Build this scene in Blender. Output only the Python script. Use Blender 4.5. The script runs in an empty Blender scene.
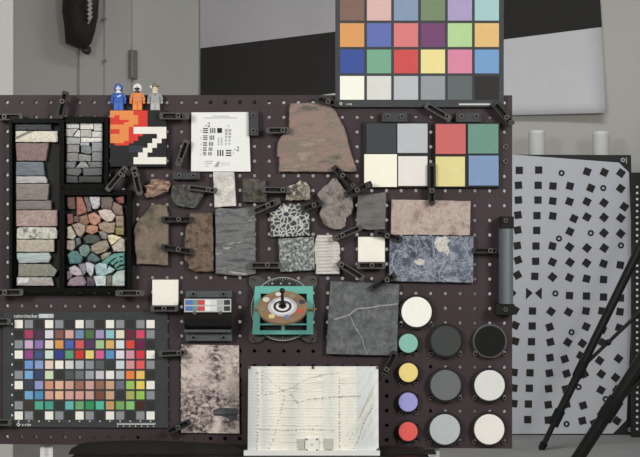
import bpy, bmesh, math, random
from mathutils import Vector, noise as mnoise
sc = bpy.context.scene
COL = sc.collection
PI = math.pi
# ------------------------------------------------------------------ camera, light, exposure
S, D, CZ = 0.00172, 3.0, 0.829          # metres per pixel on the board's front, camera distance, camera height
F = D / S
cam = bpy.data.cameras.new('camera'); cam.sensor_width = 36; cam.lens = F / 640 * 36
camo = bpy.data.objects.new('camera', cam); COL.objects.link(camo)
camo.location = (0, -D, CZ); camo.rotation_euler = (PI / 2, 0, 0); sc.camera = camo
w = bpy.data.worlds.new('world'); sc.world = w; w.use_nodes = True
w.node_tree.nodes['Background'].inputs[0].default_value = (0.9, 0.95, 1, 1)
w.node_tree.nodes['Background'].inputs[1].default_value = 0.3
def area(name, loc, target, sx, sy, power, col=(1, 1, 1)):
    l = bpy.data.lights.new(name, 'AREA'); l.shape = 'RECTANGLE'; l.size = sx; l.size_y = sy; l.energy = power; l.color = col
    o = bpy.data.objects.new(name, l); COL.objects.link(o); o.location = loc
    o.rotation_euler = (Vector(target) - Vector(loc)).to_track_quat('-Z', 'Y').to_euler()
area('studio_lamp_left', (-1.75, -2.5, 1.75), (-.05, 0, .83), 0.8, 0.8, 62, (1, .985, .955))
area('studio_lamp_right', (1.75, -2.5, 1.75), (.05, 0, .83), 0.8, 0.8, 72, (1, .985, .955))
area('ceiling_lamp', (0.9, 2.3, 2.66), (0.9, 2.3, 0), 1.2, 0.6, 46, (.95, .97, 1))
sc.view_settings.view_transform = 'Standard'; sc.view_settings.look = 'None'
sc.view_settings.gamma = 1; sc.view_settings.use_curve_mapping = False
sc.view_settings.exposure = -0.36

# ------------------------------------------------------------------ helpers
def lin(c): c /= 255.0; return c / 12.92 if c <= .04045 else ((c + .055) / 1.055) ** 2.4
def C(r, g, b, k=.88): return (lin(r) * k, lin(g) * k, lin(b) * k, 1)
def CD(c, k=.75): m = (c[0] * .35 + c[1] * .45 + c[2] * .2); return C(*[m + (x - m) * k for x in c])
def P(px, py, h=0):                       # a point h metres in front of the board plane (negative: behind)
    k = S * (D - h) / D
    return Vector(((px - 320) * k, -h, CZ + (228.5 - py) * k))
WLOC = {}                                 # world position of every object built so far
def wloc(o): return WLOC.get(o.name, o.location)
class NT:
    def __init__(s, name):
        s.m = bpy.data.materials.new(name); s.m.use_nodes = True; s.t = s.m.node_tree
        s.b = s.t.nodes['Principled BSDF']; s.b.inputs['Specular IOR Level'].default_value = .3
    def n(s, typ, **kw):
        x = s.t.nodes.new(typ)
        for k, v in kw.items():
            if k in x.inputs: x.inputs[k].default_value = v
            else: setattr(x, k, v)
        return x
    def l(s, a, b): s.t.links.new(a, b)
    def coords(s, scale=(1, 1, 1), rot=(0, 0, 0), rnd=True):
        tc = s.n('ShaderNodeTexCoord'); mp = s.n('ShaderNodeMapping')
        mp.inputs['Scale'].default_value = scale; mp.inputs['Rotation'].default_value = rot
        if rnd:
            oi = s.n('ShaderNodeObjectInfo'); ml = s.n('ShaderNodeMath', operation='MULTIPLY'); ml.inputs[1].default_value = 37.0
            s.l(oi.outputs['Random'], ml.inputs[0]); s.l(ml.outputs[0], mp.inputs['Location'])
        s.l(tc.outputs['Object'], mp.inputs['Vector']); return mp.outputs[0]
    def noise(s, vec, scale, detail=6, rough=.6, dist=0):
        x = s.n('ShaderNodeTexNoise'); x.inputs['Scale'].default_value = scale; x.inputs['Detail'].default_value = detail
        x.inputs['Roughness'].default_value = rough; x.inputs['Distortion'].default_value = dist; s.l(vec, x.inputs['Vector']); return x.outputs[0]
    def ramp(s, fac, stops, interp='LINEAR'):
        r = s.n('ShaderNodeValToRGB'); e = r.color_ramp.elements; r.color_ramp.interpolation = interp
        e[0].position, e[0].color = stops[0]; e[1].position, e[1].color = stops[-1]
        for p, c in stops[1:-1]: q = e.new(p); q.color = c
        s.l(fac, r.inputs[0]); return r.outputs[0]
    def mix(s, fac, a, b, mode='MIX'):
        x = s.n('ShaderNodeMix', data_type='RGBA', blend_type=mode)
        for sock, v in ((x.inputs[0], fac), (x.inputs[6], a), (x.inputs[7], b)):
            if hasattr(v, 'default_value'): s.l(v, sock)
            else: sock.default_value = v
        return x.outputs[2]
    def bump(s, fac, st, dist=.001):
        b = s.n('ShaderNodeBump'); b.inputs['Strength'].default_value = st; b.inputs['Distance'].default_value = dist
        s.l(fac, b.inputs['Height']); s.l(b.outputs[0], s.b.inputs['Normal'])
    def color(s, c, rough=.6, metal=0):
        i = s.b.inputs['Base Color']
        if hasattr(c, 'default_value'): s.l(c, i)
        else: i.default_value = c
        s.b.inputs['Roughness'].default_value = rough; s.b.inputs['Metallic'].default_value = metal
        return s.m
def plain(name, c, rough=.6, metal=0, var=.12, scale=60, spec=.3):
    t = NT(name); f = t.noise(t.coords(), scale, 4)
    a = tuple(max(0, x * (1 - var)) for x in c[:3]) + (1,); b = tuple(x * (1 + var) for x in c[:3]) + (1,)
    t.b.inputs['Specular IOR Level'].default_value = spec
    return t.color(t.ramp(f, [(.3, a), (.7, b)]), rough, metal)
def tinted(name, rough, lo, hi, scale, bump=0, spec=.3):   # colour from the object's own colour, with procedural grain
    t = NT(name); oi = t.n('ShaderNodeObjectInfo'); v = t.coords(); f = t.noise(v, scale, 6, .65)
    g = t.ramp(f, [(.28, (lo, lo, lo, 1)), (.72, (hi, hi, hi, 1))])
    if bump: t.bump(f, bump, .002)
    t.b.inputs['Specular IOR Level'].default_value = spec
    return t.color(t.mix(1.0, oi.outputs['Color'], g, 'MULTIPLY'), rough)
M_paint = tinted('matte_paint', .75, .97, 1.03, 90, 0, .12)
M_gloss = tinted('smooth_plastic', .35, .97, 1.03, 40)
M_stone = tinted('cut_stone', .8, .68, 1.42, 240, .5, .2)
M_black = plain('black_plastic', C(26, 26, 26), .5)
M_clamp = plain('dark_anodised_metal', C(80, 78, 76), .45, 0, .1, 60, .35)
M_clamp_dark = plain('black_anodised_metal', C(48, 47, 46), .4, 0, .1, 60, .35)
M_slate = plain('slate_anodised_metal', C(64, 67, 69), .5)
M_screw = plain('steel_screw', C(134, 130, 125), .35, .5)
M_hole = plain('black_steel_and_slot_shade', C(18, 18, 18), .6)  # black steel; also laid in the clamp slots to paint their shade
M_white_ink = plain('white_print', C(240, 240, 236), .7, 0, .02)
M_black_ink = plain('black_print', C(42, 41, 39), .7, 0, .05)
M_gray_ink = plain('grey_print', C(165, 165, 165), .7, 0, .05)
M_paper = plain('white_paper', C(228, 228, 230), .85, 0, .03, 9)

def obj(name, verts, faces, mats, parent=None, color=None, origin=None, midx=None, smooth=False):
    if not isinstance(mats, (list, tuple)): mats = [mats]
    if origin is None:
        xs = [v[0] for v in verts]; ys = [v[1] for v in verts]; zs = [v[2] for v in verts]
        origin = Vector(((min(xs) + max(xs)) / 2, max(ys), (min(zs) + max(zs)) / 2))
    me = bpy.data.meshes.new(name)
    me.from_pydata([tuple(Vector(v) - origin) for v in verts], [], faces)
    for m in mats: me.materials.append(m)
    if midx: me.polygons.foreach_set('material_index', midx)
    bm = bmesh.new(); bm.from_mesh(me); bmesh.ops.recalc_face_normals(bm, faces=bm.faces); bm.to_mesh(me); bm.free()
    if smooth: me.polygons.foreach_set('use_smooth', [True] * len(me.polygons))
    o = bpy.data.objects.new(name, me); COL.objects.link(o)
    o.location = origin
    WLOC[o.name] = origin.copy()
    if parent: o.parent = parent; o.location = origin - wloc(parent)
    if color: o.color = color
    return o
def tag(o, label=None, cat=None, group=None, kind=None):
    if label: o['label'] = label
    if cat: o['category'] = cat
    if group: o['group'] = group
    if kind: o['kind'] = kind
    return o
def thing(name, loc, label, cat, group=None):
    o = bpy.data.objects.new(name, None); COL.objects.link(o); o.location = Vector(loc); o.empty_display_size = .02
    return tag(o, label, cat, group)
class MB:
    def __init__(s): s.v, s.f, s.m = [], [], []
    def add(s, v, f, m=0):
        n = len(s.v); s.v += [Vector(x) for x in v]; s.f += [tuple(i + n for i in q) for q in f]; s.m += [m] * len(f)
    def prism(s, poly, h0, h1, c=0, m=0):       # outline in board pixels, from h0 to h1 in front of the board, chamfer c metres
        fr = [P(x, y, h1) for x, y in poly]; n = len(fr)
        bk = [Vector((p.x, -h0, p.z)) for p in fr]
        v = bk[:]; f = [tuple(range(n))]
        if c:
            ce = sum(fr, Vector()) / n
            md = [Vector((p.x, -h1 + c, p.z)) for p in fr]
            ins = []
            for p in fr:
                d = ce - p; d.y = 0; L = max(d.length, 1e-6); ins.append(p + d / L * min(c * 1.3, L * .4))
            v += md + ins
            for k in range(2):
                for i in range(n): j = (i + 1) % n; f.append((k * n + i, k * n + j, (k + 1) * n + j, (k + 1) * n + i))
            f.append(tuple(2 * n + i for i in range(n)))
        else:
            v += fr
            for i in range(n): j = (i + 1) % n; f.append((i, j, n + j, n + i))
            f.append(tuple(n + i for i in range(n)))
        s.add(v, f, m); return s
    def rect(s, x0, y0, x1, y1, h0, h1, c=0, m=0): return s.prism([(x0, y0), (x1, y0), (x1, y1), (x0, y1)], h0, h1, c, m)
    def box(s, a, b, m=0):
        (x0, y0, z0), (x1, y1, z1) = a, b
        v = [(x0, y0, z0), (x1, y0, z0), (x1, y1, z0), (x0, y1, z0), (x0, y0, z1), (x1, y0, z1), (x1, y1, z1), (x0, y1, z1)]
        s.add(v, [(0, 1, 2, 3), (4, 5, 6, 7), (0, 1, 5, 4), (1, 2, 6, 5), (2, 3, 7, 6), (3, 0, 4, 7)], m); return s
    def disc(s, cx, cy, r, h0, h1, n=40, c=0, m=0):
        return s.prism([(cx + r * math.cos(2 * PI * i / n), cy + r * math.sin(2 * PI * i / n)) for i in range(n)], h0, h1, c, m)
    def tube(s, a, b, r0, r1=None, n=14, m=0, caps=True):
        a, b = Vector(a), Vector(b); r1 = r0 if r1 is None else r1
        d = (b - a).normalized(); u = d.orthogonal().normalized(); w = d.cross(u); v = []
        for c, r in ((a, r0), (b, r1)):
            for i in range(n): t = 2 * PI * i / n; v.append(c + (u * math.cos(t) + w * math.sin(t)) * r)
        f = [(i, (i + 1) % n, n + (i + 1) % n, n + i) for i in range(n)]
        if caps: f += [tuple(range(n)), tuple(n + i for i in range(n))]
        s.add(v, f, m); return s
    def ball(s, c, rx, ry=None, rz=None, n=14, k=9, m=0):
        c = Vector(c); ry = ry or rx; rz = rz or rx; v = [c + Vector((0, 0, rz))]
        for j in range(1, k):
            a = PI * j / k
            for i in range(n): t = 2 * PI * i / n; v.append(c + Vector((rx * math.sin(a) * math.cos(t), ry * math.sin(a) * math.sin(t), rz * math.cos(a))))
        v.append(c - Vector((0, 0, rz))); f = [(0, 1 + i, 1 + (i + 1) % n) for i in range(n)]
        for j in range(k - 2):
            for i in range(n): a = 1 + j * n; f.append((a + i, a + n + i, a + n + (i + 1) % n, a + (i + 1) % n))
        e = len(v) - 1; a = 1 + (k - 2) * n; f += [(e, a + (i + 1) % n, a + i) for i in range(n)]
        s.add(v, f, m); return s
    def ring(s, cx, cy, r0, r1, h0, h1, n=32, m=0):
        v = []
        for r in (r0, r1):
            for h in (h0, h1):
                for i in range(n): t = 2 * PI * i / n; q = P(cx + r * math.cos(t), cy + r * math.sin(t), h1); v.append(Vector((q.x, -h, q.z)))
        f = []
        for i in range(n):
            j = (i + 1) % n
            f += [(i, j, n + j, n + i), (2 * n + i, 2 * n + j, 3 * n + j, 3 * n + i), (n + i, n + j, 3 * n + j, 3 * n + i), (i, j, 2 * n + j, 2 * n + i)]
        s.add(v, f, m); return s
    def build(s, name, mats, parent=None, color=None, **kw):
        return obj(name, s.v, s.f, mats, parent, color, midx=s.m if any(s.m) else None, **kw)
def text(body, x, y, size, h, mat, parent, name='lettering', wide=None):   # (x, y) = lower left in board pixels
    cu = bpy.data.curves.new('t', 'FONT'); cu.body = body; cu.size = 1; cu.extrude = 0
    to = bpy.data.objects.new('t', cu); COL.objects.link(to)
    me0 = to.to_mesh(); vs = [v.co.copy() for v in me0.vertices]; fs = [tuple(p.vertices) for p in me0.polygons]
    to.to_mesh_clear(); bpy.data.objects.remove(to); bpy.data.curves.remove(cu)
    if not vs: return
    wd = max(v.x for v in vs) - min(v.x for v in vs); x0 = min(v.x for v in vs)
    kx = wide / wd if wide else size
    pts = [P(x + (v.x - x0) * kx, y - v.y * size, h) for v in vs]
    return obj(name, pts, fs, mat, parent)

def screw_mesh():
    mb = MB(); n = 14
    prof = [(2.35, 0), (2.35, .0028), (2.1, .0034), (1.5, .0034)]
    v = []; f = []; mi = []
    for r, h in prof + [(1.45, .0012)]:
        for i in range(n): t = 2 * PI * i / n; v.append(Vector((r * S * math.cos(t), -h, r * S * math.sin(t))))
    for k in range(4):
        for i in range(n): j = (i + 1) % n; f.append((k * n + i, k * n + j, k * n + n + j, k * n + n + i)); mi.append(1 if k in (1, 3) and k == 3 else 0)
    f.append(tuple(4 * n + i for i in range(n))); mi.append(1)
    me = bpy.data.meshes.new('screw'); me.from_pydata([tuple(x) for x in v], [], f)
    me.materials.append(M_screw); me.materials.append(M_hole); me.polygons.foreach_set('material_index', mi)
    bm = bmesh.new(); bm.from_mesh(me); bmesh.ops.recalc_face_normals(bm, faces=bm.faces); bm.to_mesh(me); bm.free(); return me
SCREW = screw_mesh()
def screw(px, py, h, parent=None, scale=1, name='screw'):
    o = bpy.data.objects.new(name, SCREW); COL.objects.link(o); p = P(px, py, h)
    o.location = p - wloc(parent) if parent else p
    if parent: o.parent = parent
    o.scale = (scale, 1, scale); return o

# ------------------------------------------------------------------ the room
WY = 4.4
def wall_mat(name, c, sc_=1.2, var=.03):
    t = NT(name); v = t.coords(rnd=False); f = t.noise(v, sc_, 3); t.bump(t.noise(v, 120, 3), .06)
    a = tuple(x * (1 - var) for x in c[:3]) + (1,); b = tuple(x * (1 + var) for x in c[:3]) + (1,)
    return t.color(t.ramp(f, [(.3, a), (.7, b)]), .85)
M_wall = wall_mat('wall_paint', C(206, 204, 198)); M_wall_b = wall_mat('grey_door_paint', C(196, 193, 189)); M_ceil = wall_mat('ceiling_paint', C(225, 225, 222))
M_floor = wall_mat('grey_floor', C(150, 149, 148), 5, .08)
def structure(name, mb, mat): o = mb.build(name, mat); o['kind'] = 'structure'; return o
structure('floor', MB().box((-2.7, -4.6, -.06), (2.7, 4.5, 0)), M_floor)
structure('wall_back', MB().box((-2.7, WY, 0), (2.7, WY + .1, 2.7)), M_wall)
structure('wall_left', MB().box((-2.8, -4.6, 0), (-2.7, 4.5, 2.7)), M_wall)
structure('wall_right', MB().box((2.7, -4.6, 0), (2.8, 4.5, 2.7)), M_wall)
structure('wall_front', MB().box((-2.7, -4.7, 0), (2.7, -4.6, 2.7)), M_wall)
structure('ceiling', MB().box((-2.8, -4.7, 2.7), (2.8, 4.5, 2.8)), M_ceil)
def wallbox(px0, px1, z0, z1, y0, y1):     # y measured into the room from the back wall
    a = P(px0, 228, -(WY - y1)); b = P(px1, 228, -(WY - y1))
    return ((a.x, WY - y1, z0), (b.x, WY - y0, z1))
door = structure('door_1', MB().box(*wallbox(13, 131, 0, 2.2, 0, .035)), M_wall_b)
M_seam = plain('dark_seam', C(160, 156, 152), .8); M_hinge = plain('dull_steel', C(140, 137, 134), .6, .1)
for px in (78, 104.5):
    MB().box(*wallbox(px, px + 1.1, 0, 2.19, .0352, .042)).build('edge_strip', M_wall_b if px > 80 else M_seam, door)
for py in (19, 61):
    q = P(105, py, -(WY - .042)); MB().tube(q, q + Vector((0, -.012, 0)), .007).build('bolt', M_hinge, door)
hz0, hz1 = P(0, 78, -(WY - .05)).z, P(0, 50, -(WY - .05)).z
hm = MB().box(*wallbox(131.6, 136.4, hz0, hz1, .0, .04))
hp = P(131.8, 64, -(WY - .045)); hm.tube((hp.x, hp.y, hz0), (hp.x, hp.y, hz1), .012)
hm.build('hinge', M_hinge, door)
structure('trim_1', MB().box(*wallbox(-40, 11.2, 0, 2.69, 2.42, 2.45)), plain('white_trim_paint', C(236, 236, 232), .6, 0, .02))

# big slanted sheet on the wall
def sheet_pt(px, py, lift=0):
    u = max(0, min(1, (px - 200) / 404)); v = max(0, min(1, (py + 70) / 190))
    return P(px, py, -(WY - .006 - lift) + .035 * v ** 6 * (0.3 + .7 * u) + .03 * u ** 8 * v)
def sheet_quad(q, lift, nx=14, ny=10):
    a, b, c, d = [Vector((x, y, 0)) for x, y in q]; v = []; f = []
    for j in range(ny + 1):
        for i in range(nx + 1):
            s, t = i / nx, j / ny; p = (a * (1 - s) + b * s) * (1 - t) + (d * (1 - s) + c * s) * t
            v.append(sheet_pt(p.x, p.y, lift))
    for j in range(ny):
        for i in range(nx): k = j * (nx + 1) + i; f.append((k, k + 1, k + nx + 2, k + nx + 1))
    return v, f
poster = thing('poster', P(400, 20, -(WY - .006)), 'large white sheet with tilted black bars taped on the back wall', 'poster')
v, f = sheet_quad([(200, -70), (597, -70), (605.5, 113), (200, 123)], 0, 20, 16); o = obj('sheet', v, f, M_paper, poster, smooth=True)
m = o.modifiers.new('thickness', 'SOLIDIFY'); m.thickness = .002; m.offset = -1
for q in ([(200.3, 48.2), (425, 20.5), (425, 80.5), (200.3, 112)], [(425, -69), (596, -69), (602, 27), (425, 49.5)]):
    v, f = sheet_quad(q, .0025); obj('black_bar', v, f, M_black_ink, poster, smooth=True)

v, f = sheet_quad([(200.3, -69), (424.6, -69), (424.6, 20.4), (200.3, 48)], .0025); obj('grey_field', v, f, plain('pale_grey_print', C(198, 196, 200), .85, 0, .03, 6), poster, smooth=True)
# hanging black bag
def outline_pillow(poly, h0, h1, steps=((1, 0), (1.0, .35), (.93, .7), (.78, .9), (.5, 1), (.2, 1)), lift=None):
    n = len(poly); cx = sum(p[0] for p in poly) / n; cy = sum(p[1] for p in poly) / n; v = []; f = []
    for s, t in steps:
        h = h0 + (h1 - h0) * t
        for x, y in poly: v.append(P(cx + (x - cx) * s, cy + (y - cy) * s, h))
    for k in range(len(steps) - 1):
        for i in range(n): j = (i + 1) % n; f.append((k * n + i, k * n + j, (k + 1) * n + j, (k + 1) * n + i))
    f += [tuple(range(n)), tuple((len(steps) - 1) * n + i for i in range(n))]
    return v, f
M_nylon = plain('black_nylon', C(48, 44, 44), .75, 0, .3, 40); M_nylon_b = plain('worn_black_nylon', C(62, 58, 58), .7, 0, .3, 30)
bag = thing('bag', P(80, 0, -(WY - .04)), 'black nylon bag with white cord hanging on the grey door', 'bag')
v, f = outline_pillow([(66, -45), (80, -55), (92, -48), (98.5, -25), (99, 0), (98, 17), (95, 32), (91.5, 43), (86, 50), (77, 48), (65.5, 43.5), (64, 25), (62, 12), (63, -20)], -(WY - .036), -(WY - .2))
obj('body', v, f, M_nylon, bag, smooth=True)
v, f = outline_pillow([(84, -30), (95, -25), (97, 0), (93, 19), (87, 25), (84, 10)], -(WY - .15), -(WY - .225)); obj('pocket', v, f, M_nylon_b, bag, smooth=True)
mb = MB()
for i in range(9): mb.tube(P(88, -16 + i * 4.4, -(WY - .232)), P(92, -19 + i * 4.4, -(WY - .232)), .0055, n=8); mb.tube(P(92, -19 + i * 4.4, -(WY - .232)), P(88, -11.6 + i * 4.4, -(WY - .232)), .003, n=6)
mb.build('cord', plain('white_cord', C(190, 190, 188), .8), bag)
mb = MB()
for (a, b) in (((82, 47), (84.5, 52.5)), ((84.5, 52.5), (89.5, 53)), ((89.5, 53), (89, 47)), ((86, 43), (89, 50))): mb.tube(P(*a, -(WY - .12)), P(*b, -(WY - .12)), .008, n=8)
mb.build('strap', M_nylon_b, bag)

# white pipes behind the dotted panel
for px0, px1, py, lab in ((528.3, 545.2, 130.5, 'white pipe standing behind the dotted panel beside the maroon board'), (592.3, 609.2, 131.5, 'white pipe standing behind the dotted panel, nearer its cut corner')):
    q = P((px0 + px1) / 2, py, -4.14); r = (px1 - px0) / 2 * S * 7.14 / 3
    pr = thing('pipe', (q.x, q.y, 0), lab, 'pipe', 'white pipes behind the dotted panel')
    mb = MB().tube((q.x, q.y, 0), (q.x, q.y, q.z - .012), r, n=28); mb.build('tube', plain('white_pvc', C(226, 226, 222), .5, 0, .02), pr, smooth=False)
    MB().tube((q.x, q.y, q.z - .012), (q.x, q.y, q.z), r * 1.02, r * .9, n=28).build('end_cap', plain('white_pvc_cap', C(232, 232, 230), .5, 0, .02), pr)

# dotted calibration panel
dp = thing('dotted_panel', P(560, 435, -4.0), 'tall white panel of black squares leaning behind the maroon board', 'panel')
PH = -4.0
MB().prism([(486, 154.5), (631, 155), (634.5, 300), (635.5, 435), (486, 435)], PH - .03, PH - .006).build('backing', plain('black_panel', C(44, 43, 43), .6), dp)
MB().prism([(486, 153), (512, 154.5), (619, 162.6), (629, 172.5), (631.3, 230), (631, 330), (626.5, 420), (613, 433.6), (486, 434)], PH - .0058, PH).build('sheet', plain('white_vinyl', C(205, 208, 214), .6, 0, .03, 3), dp)
SQ = '''519.3 170.3 0;538.7 170 0;587.2 171.6 20;604.3 172.3 26;621 173 36;518.5 185.2 -5;538.2 185.2 0;553 186 5;570 186 14;590.8 188 24;620.7 188.5 36;
518.4 200 -5;538 200 0;552.8 201 8;569.5 201.5 20;587 201.6 27;604 202.8 36;624.3 206.7 36;518 215 -8;537 215.6 0;552.8 216 10;574 218.5 26;587 217 30;604 217.4 40;620.7 218 36;
517.7 230 -10;536.7 230.4 0;570 231.5 26;604 233 40;620.7 233.6 40;517.4 245.6 -10;536 246 0;552.5 246 15;569.5 247 35;587 248 40;604.3 248 35;518 260 -20;535.7 261.3 0;552.5 262 25;570 262.3 35;586.6 263 35;603.6 263.6 20;620.3 265 10;
517.5 275 -30;534.8 276.3 3;552.5 277 40;569.5 277.6 25;586.6 278.7 14;603.6 279.5 5;511.5 293 -45;569.5 295.5 4;586.4 296 2;603.5 297 2;620.5 298 0;515 310 30;532.5 311 3;551 311.5 36;568.6 312 30;586 311 10;602 311 10;620 311.7 8;
515.3 325.3 25;532.2 326 0;549.7 327 -20;586.2 326.6 25;602.6 329.4 25;619.3 327.8 20;515.3 341.2 15;531.5 341.7 0;550.4 342 -15;567.8 342.2 32;582.4 343.4 36;602.6 342.5 28;530.9 357.3 0;550 357.7 -10;564.7 359 -20;580.7 355.7 30;599.6 360.6 36;618.5 358.6 36;
514 372.3 8;530 372.8 2;549.4 373.1 -10;566.6 373.6 -20;584.4 374 -30;601.3 374 36;615.6 377.6 40;513.8 388 8;529.4 388.2 0;548.6 388.7 -8;565.8 389 -15;601 390 30;616.9 389.6 34;513.8 403.5 8;528.4 404 0;548.3 404.7 -8;566.6 404.3 -12;583.2 405.5 -18;605.4 409 -25;527.7 419.6 0;548.3 420 -6;582.4 420.8 -14;594.4 423.2 -24;617 420.8 34'''
mb = MB()
for e in SQ.replace('\n', '').split(';'):
    x, y, a = map(float, e.split()); a = math.radians(a); r = 3.65
    mb.prism([(x + r * (p * math.cos(a) - q * math.sin(a)), y + r * (p * math.sin(a) + q * math.cos(a))) for p, q in ((-1, -1), (1, -1), (1, 1), (-1, 1))], PH, PH + .0012)
mb.prism([(526, 287.5), (532.8, 292.8), (526, 299.5)], PH, PH + .0012); mb.prism([(541.8, 287.5), (541.8, 299.5), (534.8, 293)], PH, PH + .0012)
tag(mb.build('printed_squares', M_black_ink, dp), kind='stuff')
mb = MB()
for x, y in ((561.6, 173), (603.3, 188), (559, 238.5), (590.8, 233), (621, 245.4), (555.4, 293.4), (571.6, 332.2), (578.6, 387), (605.7, 399), (566.6, 424)):
    mb.ring(x, y, 1.3, 3.1, PH, PH + .0016, 20)
tag(mb.build('printed_rings', M_black_ink, dp), kind='stuff')
for (x, y) in ((623, 160), (630.3, 430)):
    mb = MB().ring(x, y, 1.1, 2.2, PH - .006, PH + .001, 16).rect(x + 3.0, y - 2.5, x + 3.9, y + 3.6, PH - .006, PH + .001); mb.build('corner_mark', plain('pale_mark', C(190, 190, 190), .6), dp)
# black perforated strip beside it
bp = thing('perforated_panel', P(660, 450, -3.9), 'black perforated panel standing at the right beside the dotted panel', 'panel')
mb = MB().prism([(632.3, 172.5), (720, 172.5), (720, 439.5), (632.3, 439.5)], -3.95, -3.92); mb.build('panel', plain('black_sheet', C(38, 37, 37), .6), bp)
mb = MB()
for c in range(4):
    for r in range(41): mb.disc(637.2 + c * 12, 187 + r * 6.05, 1.25, -3.92, -3.917, 8)
o = mb.build('white_dots', M_white_ink, bp); o['kind'] = 'stuff'

# tripods
def tripod(label, foot, dirx, apexz, r, bx, group):
    f = Vector(foot); apex = Vector((f.x + dirx, f.y, apexz)); u = (apex - f); root = thing('tripod', (apex.x, f.y, 0), label, 'tripod', group)
    M1 = plain('black_tube', C(30, 29, 28), .4); M2 = plain('black_rubber', C(22, 22, 22), .7)
    for k in range(3):
        a = 2 * PI * k / 3; d = Vector((-math.cos(a) * dirx, math.sin(a) * dirx, 0)); ft = Vector((apex.x, apex.y, 0)) + d
        L = apex - ft; p = lambda t: ft + L * t; s = .012
        leg = MB().tube(p(.085), p(.5), r * .9, r).tube(p(.5), p(.93), r).build('leg', M1, root)
        MB().tube(p(.0), p(.09), r * .62).build('lower_tube', M1, leg); MB().tube(p(bx - .025), p(bx + .02), r * 1.14).build('leg_collar', M2, leg); MB().tube(p(.07), p(.115), r * 1.2).build('leg_clamp', M2, leg)
        MB().tube(p(.0) + Vector((0, 0, .003)), p(.02), r * .7, r * .95).build('rubber_foot', M2, leg)
        q = p(bx); MB().tube(q, Vector((apex.x, apex.y, q.z + dirx * (1 - bx) * .95)), r * .42, n=10).ball(q.lerp(Vector((apex.x, apex.y, q.z + dirx * (1 - bx) * .95)), .21), r * .75).ball(p(bx), r * 1.1).build('brace', M1, root)
    top = Vector((apex.x, apex.y, apexz)); MB().tube(top - Vector((0, 0, .95)), top + Vector((0, 0, .06)), r * 1.1).build('column', M1, root)
    MB().tube(top - Vector((0, 0, .09)), top + Vector((0, 0, .0)), r * 2.6).build('hub', M2, root)
foot = P(541, 450.5, -3.53); foot.z = 0
tripod('slim black tripod whose leg foot stands before the dotted panel', foot, .635, 1.3, .0168, .235, 'black tripods')
foot = P(539, 517.7, -2.0); foot.z = 0
tripod('nearer black tripod with thicker leg at the lower right', foot, .85, 1.3, .0205, .242, 'black tripods')

# ------------------------------------------------------------------ the chair that carries the board
M_vinyl = plain('black_vinyl', C(25, 22, 22), .55, 0, .2, 20)
ch = thing('chair', (-.13, .2, 0), 'black cushioned chair carrying the maroon board', 'chair')
def cushion(x0, x1, y0, y1, z0, z1, name):
    mb = MB(); r = .02; n = 5; v = []; f = []
    prof = [(r * (1 - math.cos(PI / 2 * i / n)), r * (1 - math.sin(PI / 2 * i / n))) for i in range(n + 1)]   # from the side to the flat top
    rings = [(0, z0)] + [(a, z1 - b) for a, b in prof]
    for a, z in rings: v += [(x0 + a, y0 + a, z), (x1 - a, y0 + a, z), (x1 - a, y1 - a, z), (x0 + a, y1 - a, z)]
    for k in range(len(rings) - 1):
        for i in range(4): j = (i + 1) % 4; f.append((k * 4 + i, k * 4 + j, k * 4 + 4 + j, k * 4 + 4 + i))
    e = 4 * (len(rings) - 1); f += [(0, 1, 2, 3), (e, e + 1, e + 2, e + 3)]
    return obj(name, v, f, M_vinyl, ch)
SEATZ = .447
cushion(-.428, .19, -.13, .36, SEATZ - .07, SEATZ, 'seat')
a, b = P(205, 338, -.06), P(432, 338, -.06)
mb = MB().box((a.x, .06, SEATZ + .0), (b.x, .1, a.z)); mb.build('backrest', M_vinyl, ch)
for x in (-.40, .15):
    for y in (-.08, .31): MB().tube((x, y, 0), (x, y, SEATZ - .07), .016).build('leg', M_black, ch)
    MB().tube((x, .12, SEATZ - .1), (x, .12, SEATZ - .07), .012).build('seat_bracket', M_black, ch)
for x in (-.33, .12):
    MB().tube((x, .33, SEATZ - .005), (x, .085, SEATZ + .03), .012).build('back_support', M_black, ch)
mb = MB().box((P(36, 0, -.015).x, .0156, SEATZ - .09), (P(443, 0, -.015).x, .03, SEATZ - .072)); mb.build('cross_rail', M_black, ch)
for x0, x1, sk in ((39, 52.5, 1.2), (424.5, 440, -2)):
    lb = MB().prism([(x0 + sk * 1.2, 443), (x1 + sk * .3, 443), (x1, 490), (x0, 490)], -.0155, -.0140).build('label', M_paper, ch); lb['label'] = 'white printed paper label'
    mb = MB()
    for k in range(9): mb.rect(x0 + 5 + (k % 2), 446.5 + k * 1.3, x1 - 3.5 - (k % 3), 447.1 + k * 1.3, -.014, -.0137)
    mb.build('print', M_gray_ink, lb)
# bunched cloth in front of the board's lower edge
prof = [(70, 450.4), (73, 448.4), (79, 445), (88, 442.8), (105, 441.6), (130, 440.8), (155, 440.8), (180, 442), (210, 443.6), (240, 445.3), (280, 446), (330, 446.5), (380, 447.6), (400, 447), (415, 447.3), (421, 448), (427, 452), (432, 457), (435, 462)]
v = []; f = []; random.seed(4)
for x, y in prof:
    top = P(x, y, .03); zb = SEATZ + .0005; tz = max(top.z, zb + .002)
    for yy, t in ((-.0015, 0), (-.002, .7), (-.014, .97), (-.026, 1), (-.04, .85), (-.05, .45), (-.054, 0)):
        v.append((top.x + random.uniform(-.002, .002), yy, zb + (tz - zb) * t * (1 + (random.uniform(-.06, .06) if 0 < t < .98 else 0))))
for i in range(len(prof) - 1):
    for k in range(6): a = i * 7 + k; f.append((a, a + 1, a + 8, a + 7))
f += [tuple(range(7)), tuple((len(prof) - 1) * 7 + k for k in range(7))]
o = obj('cloth', v, f, plain('black_cloth', C(28, 25, 25), .9, 0, .3, 25), smooth=True)
tag(o, 'black cloth bunched along the lower edge of the maroon board', 'cloth')

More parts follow.
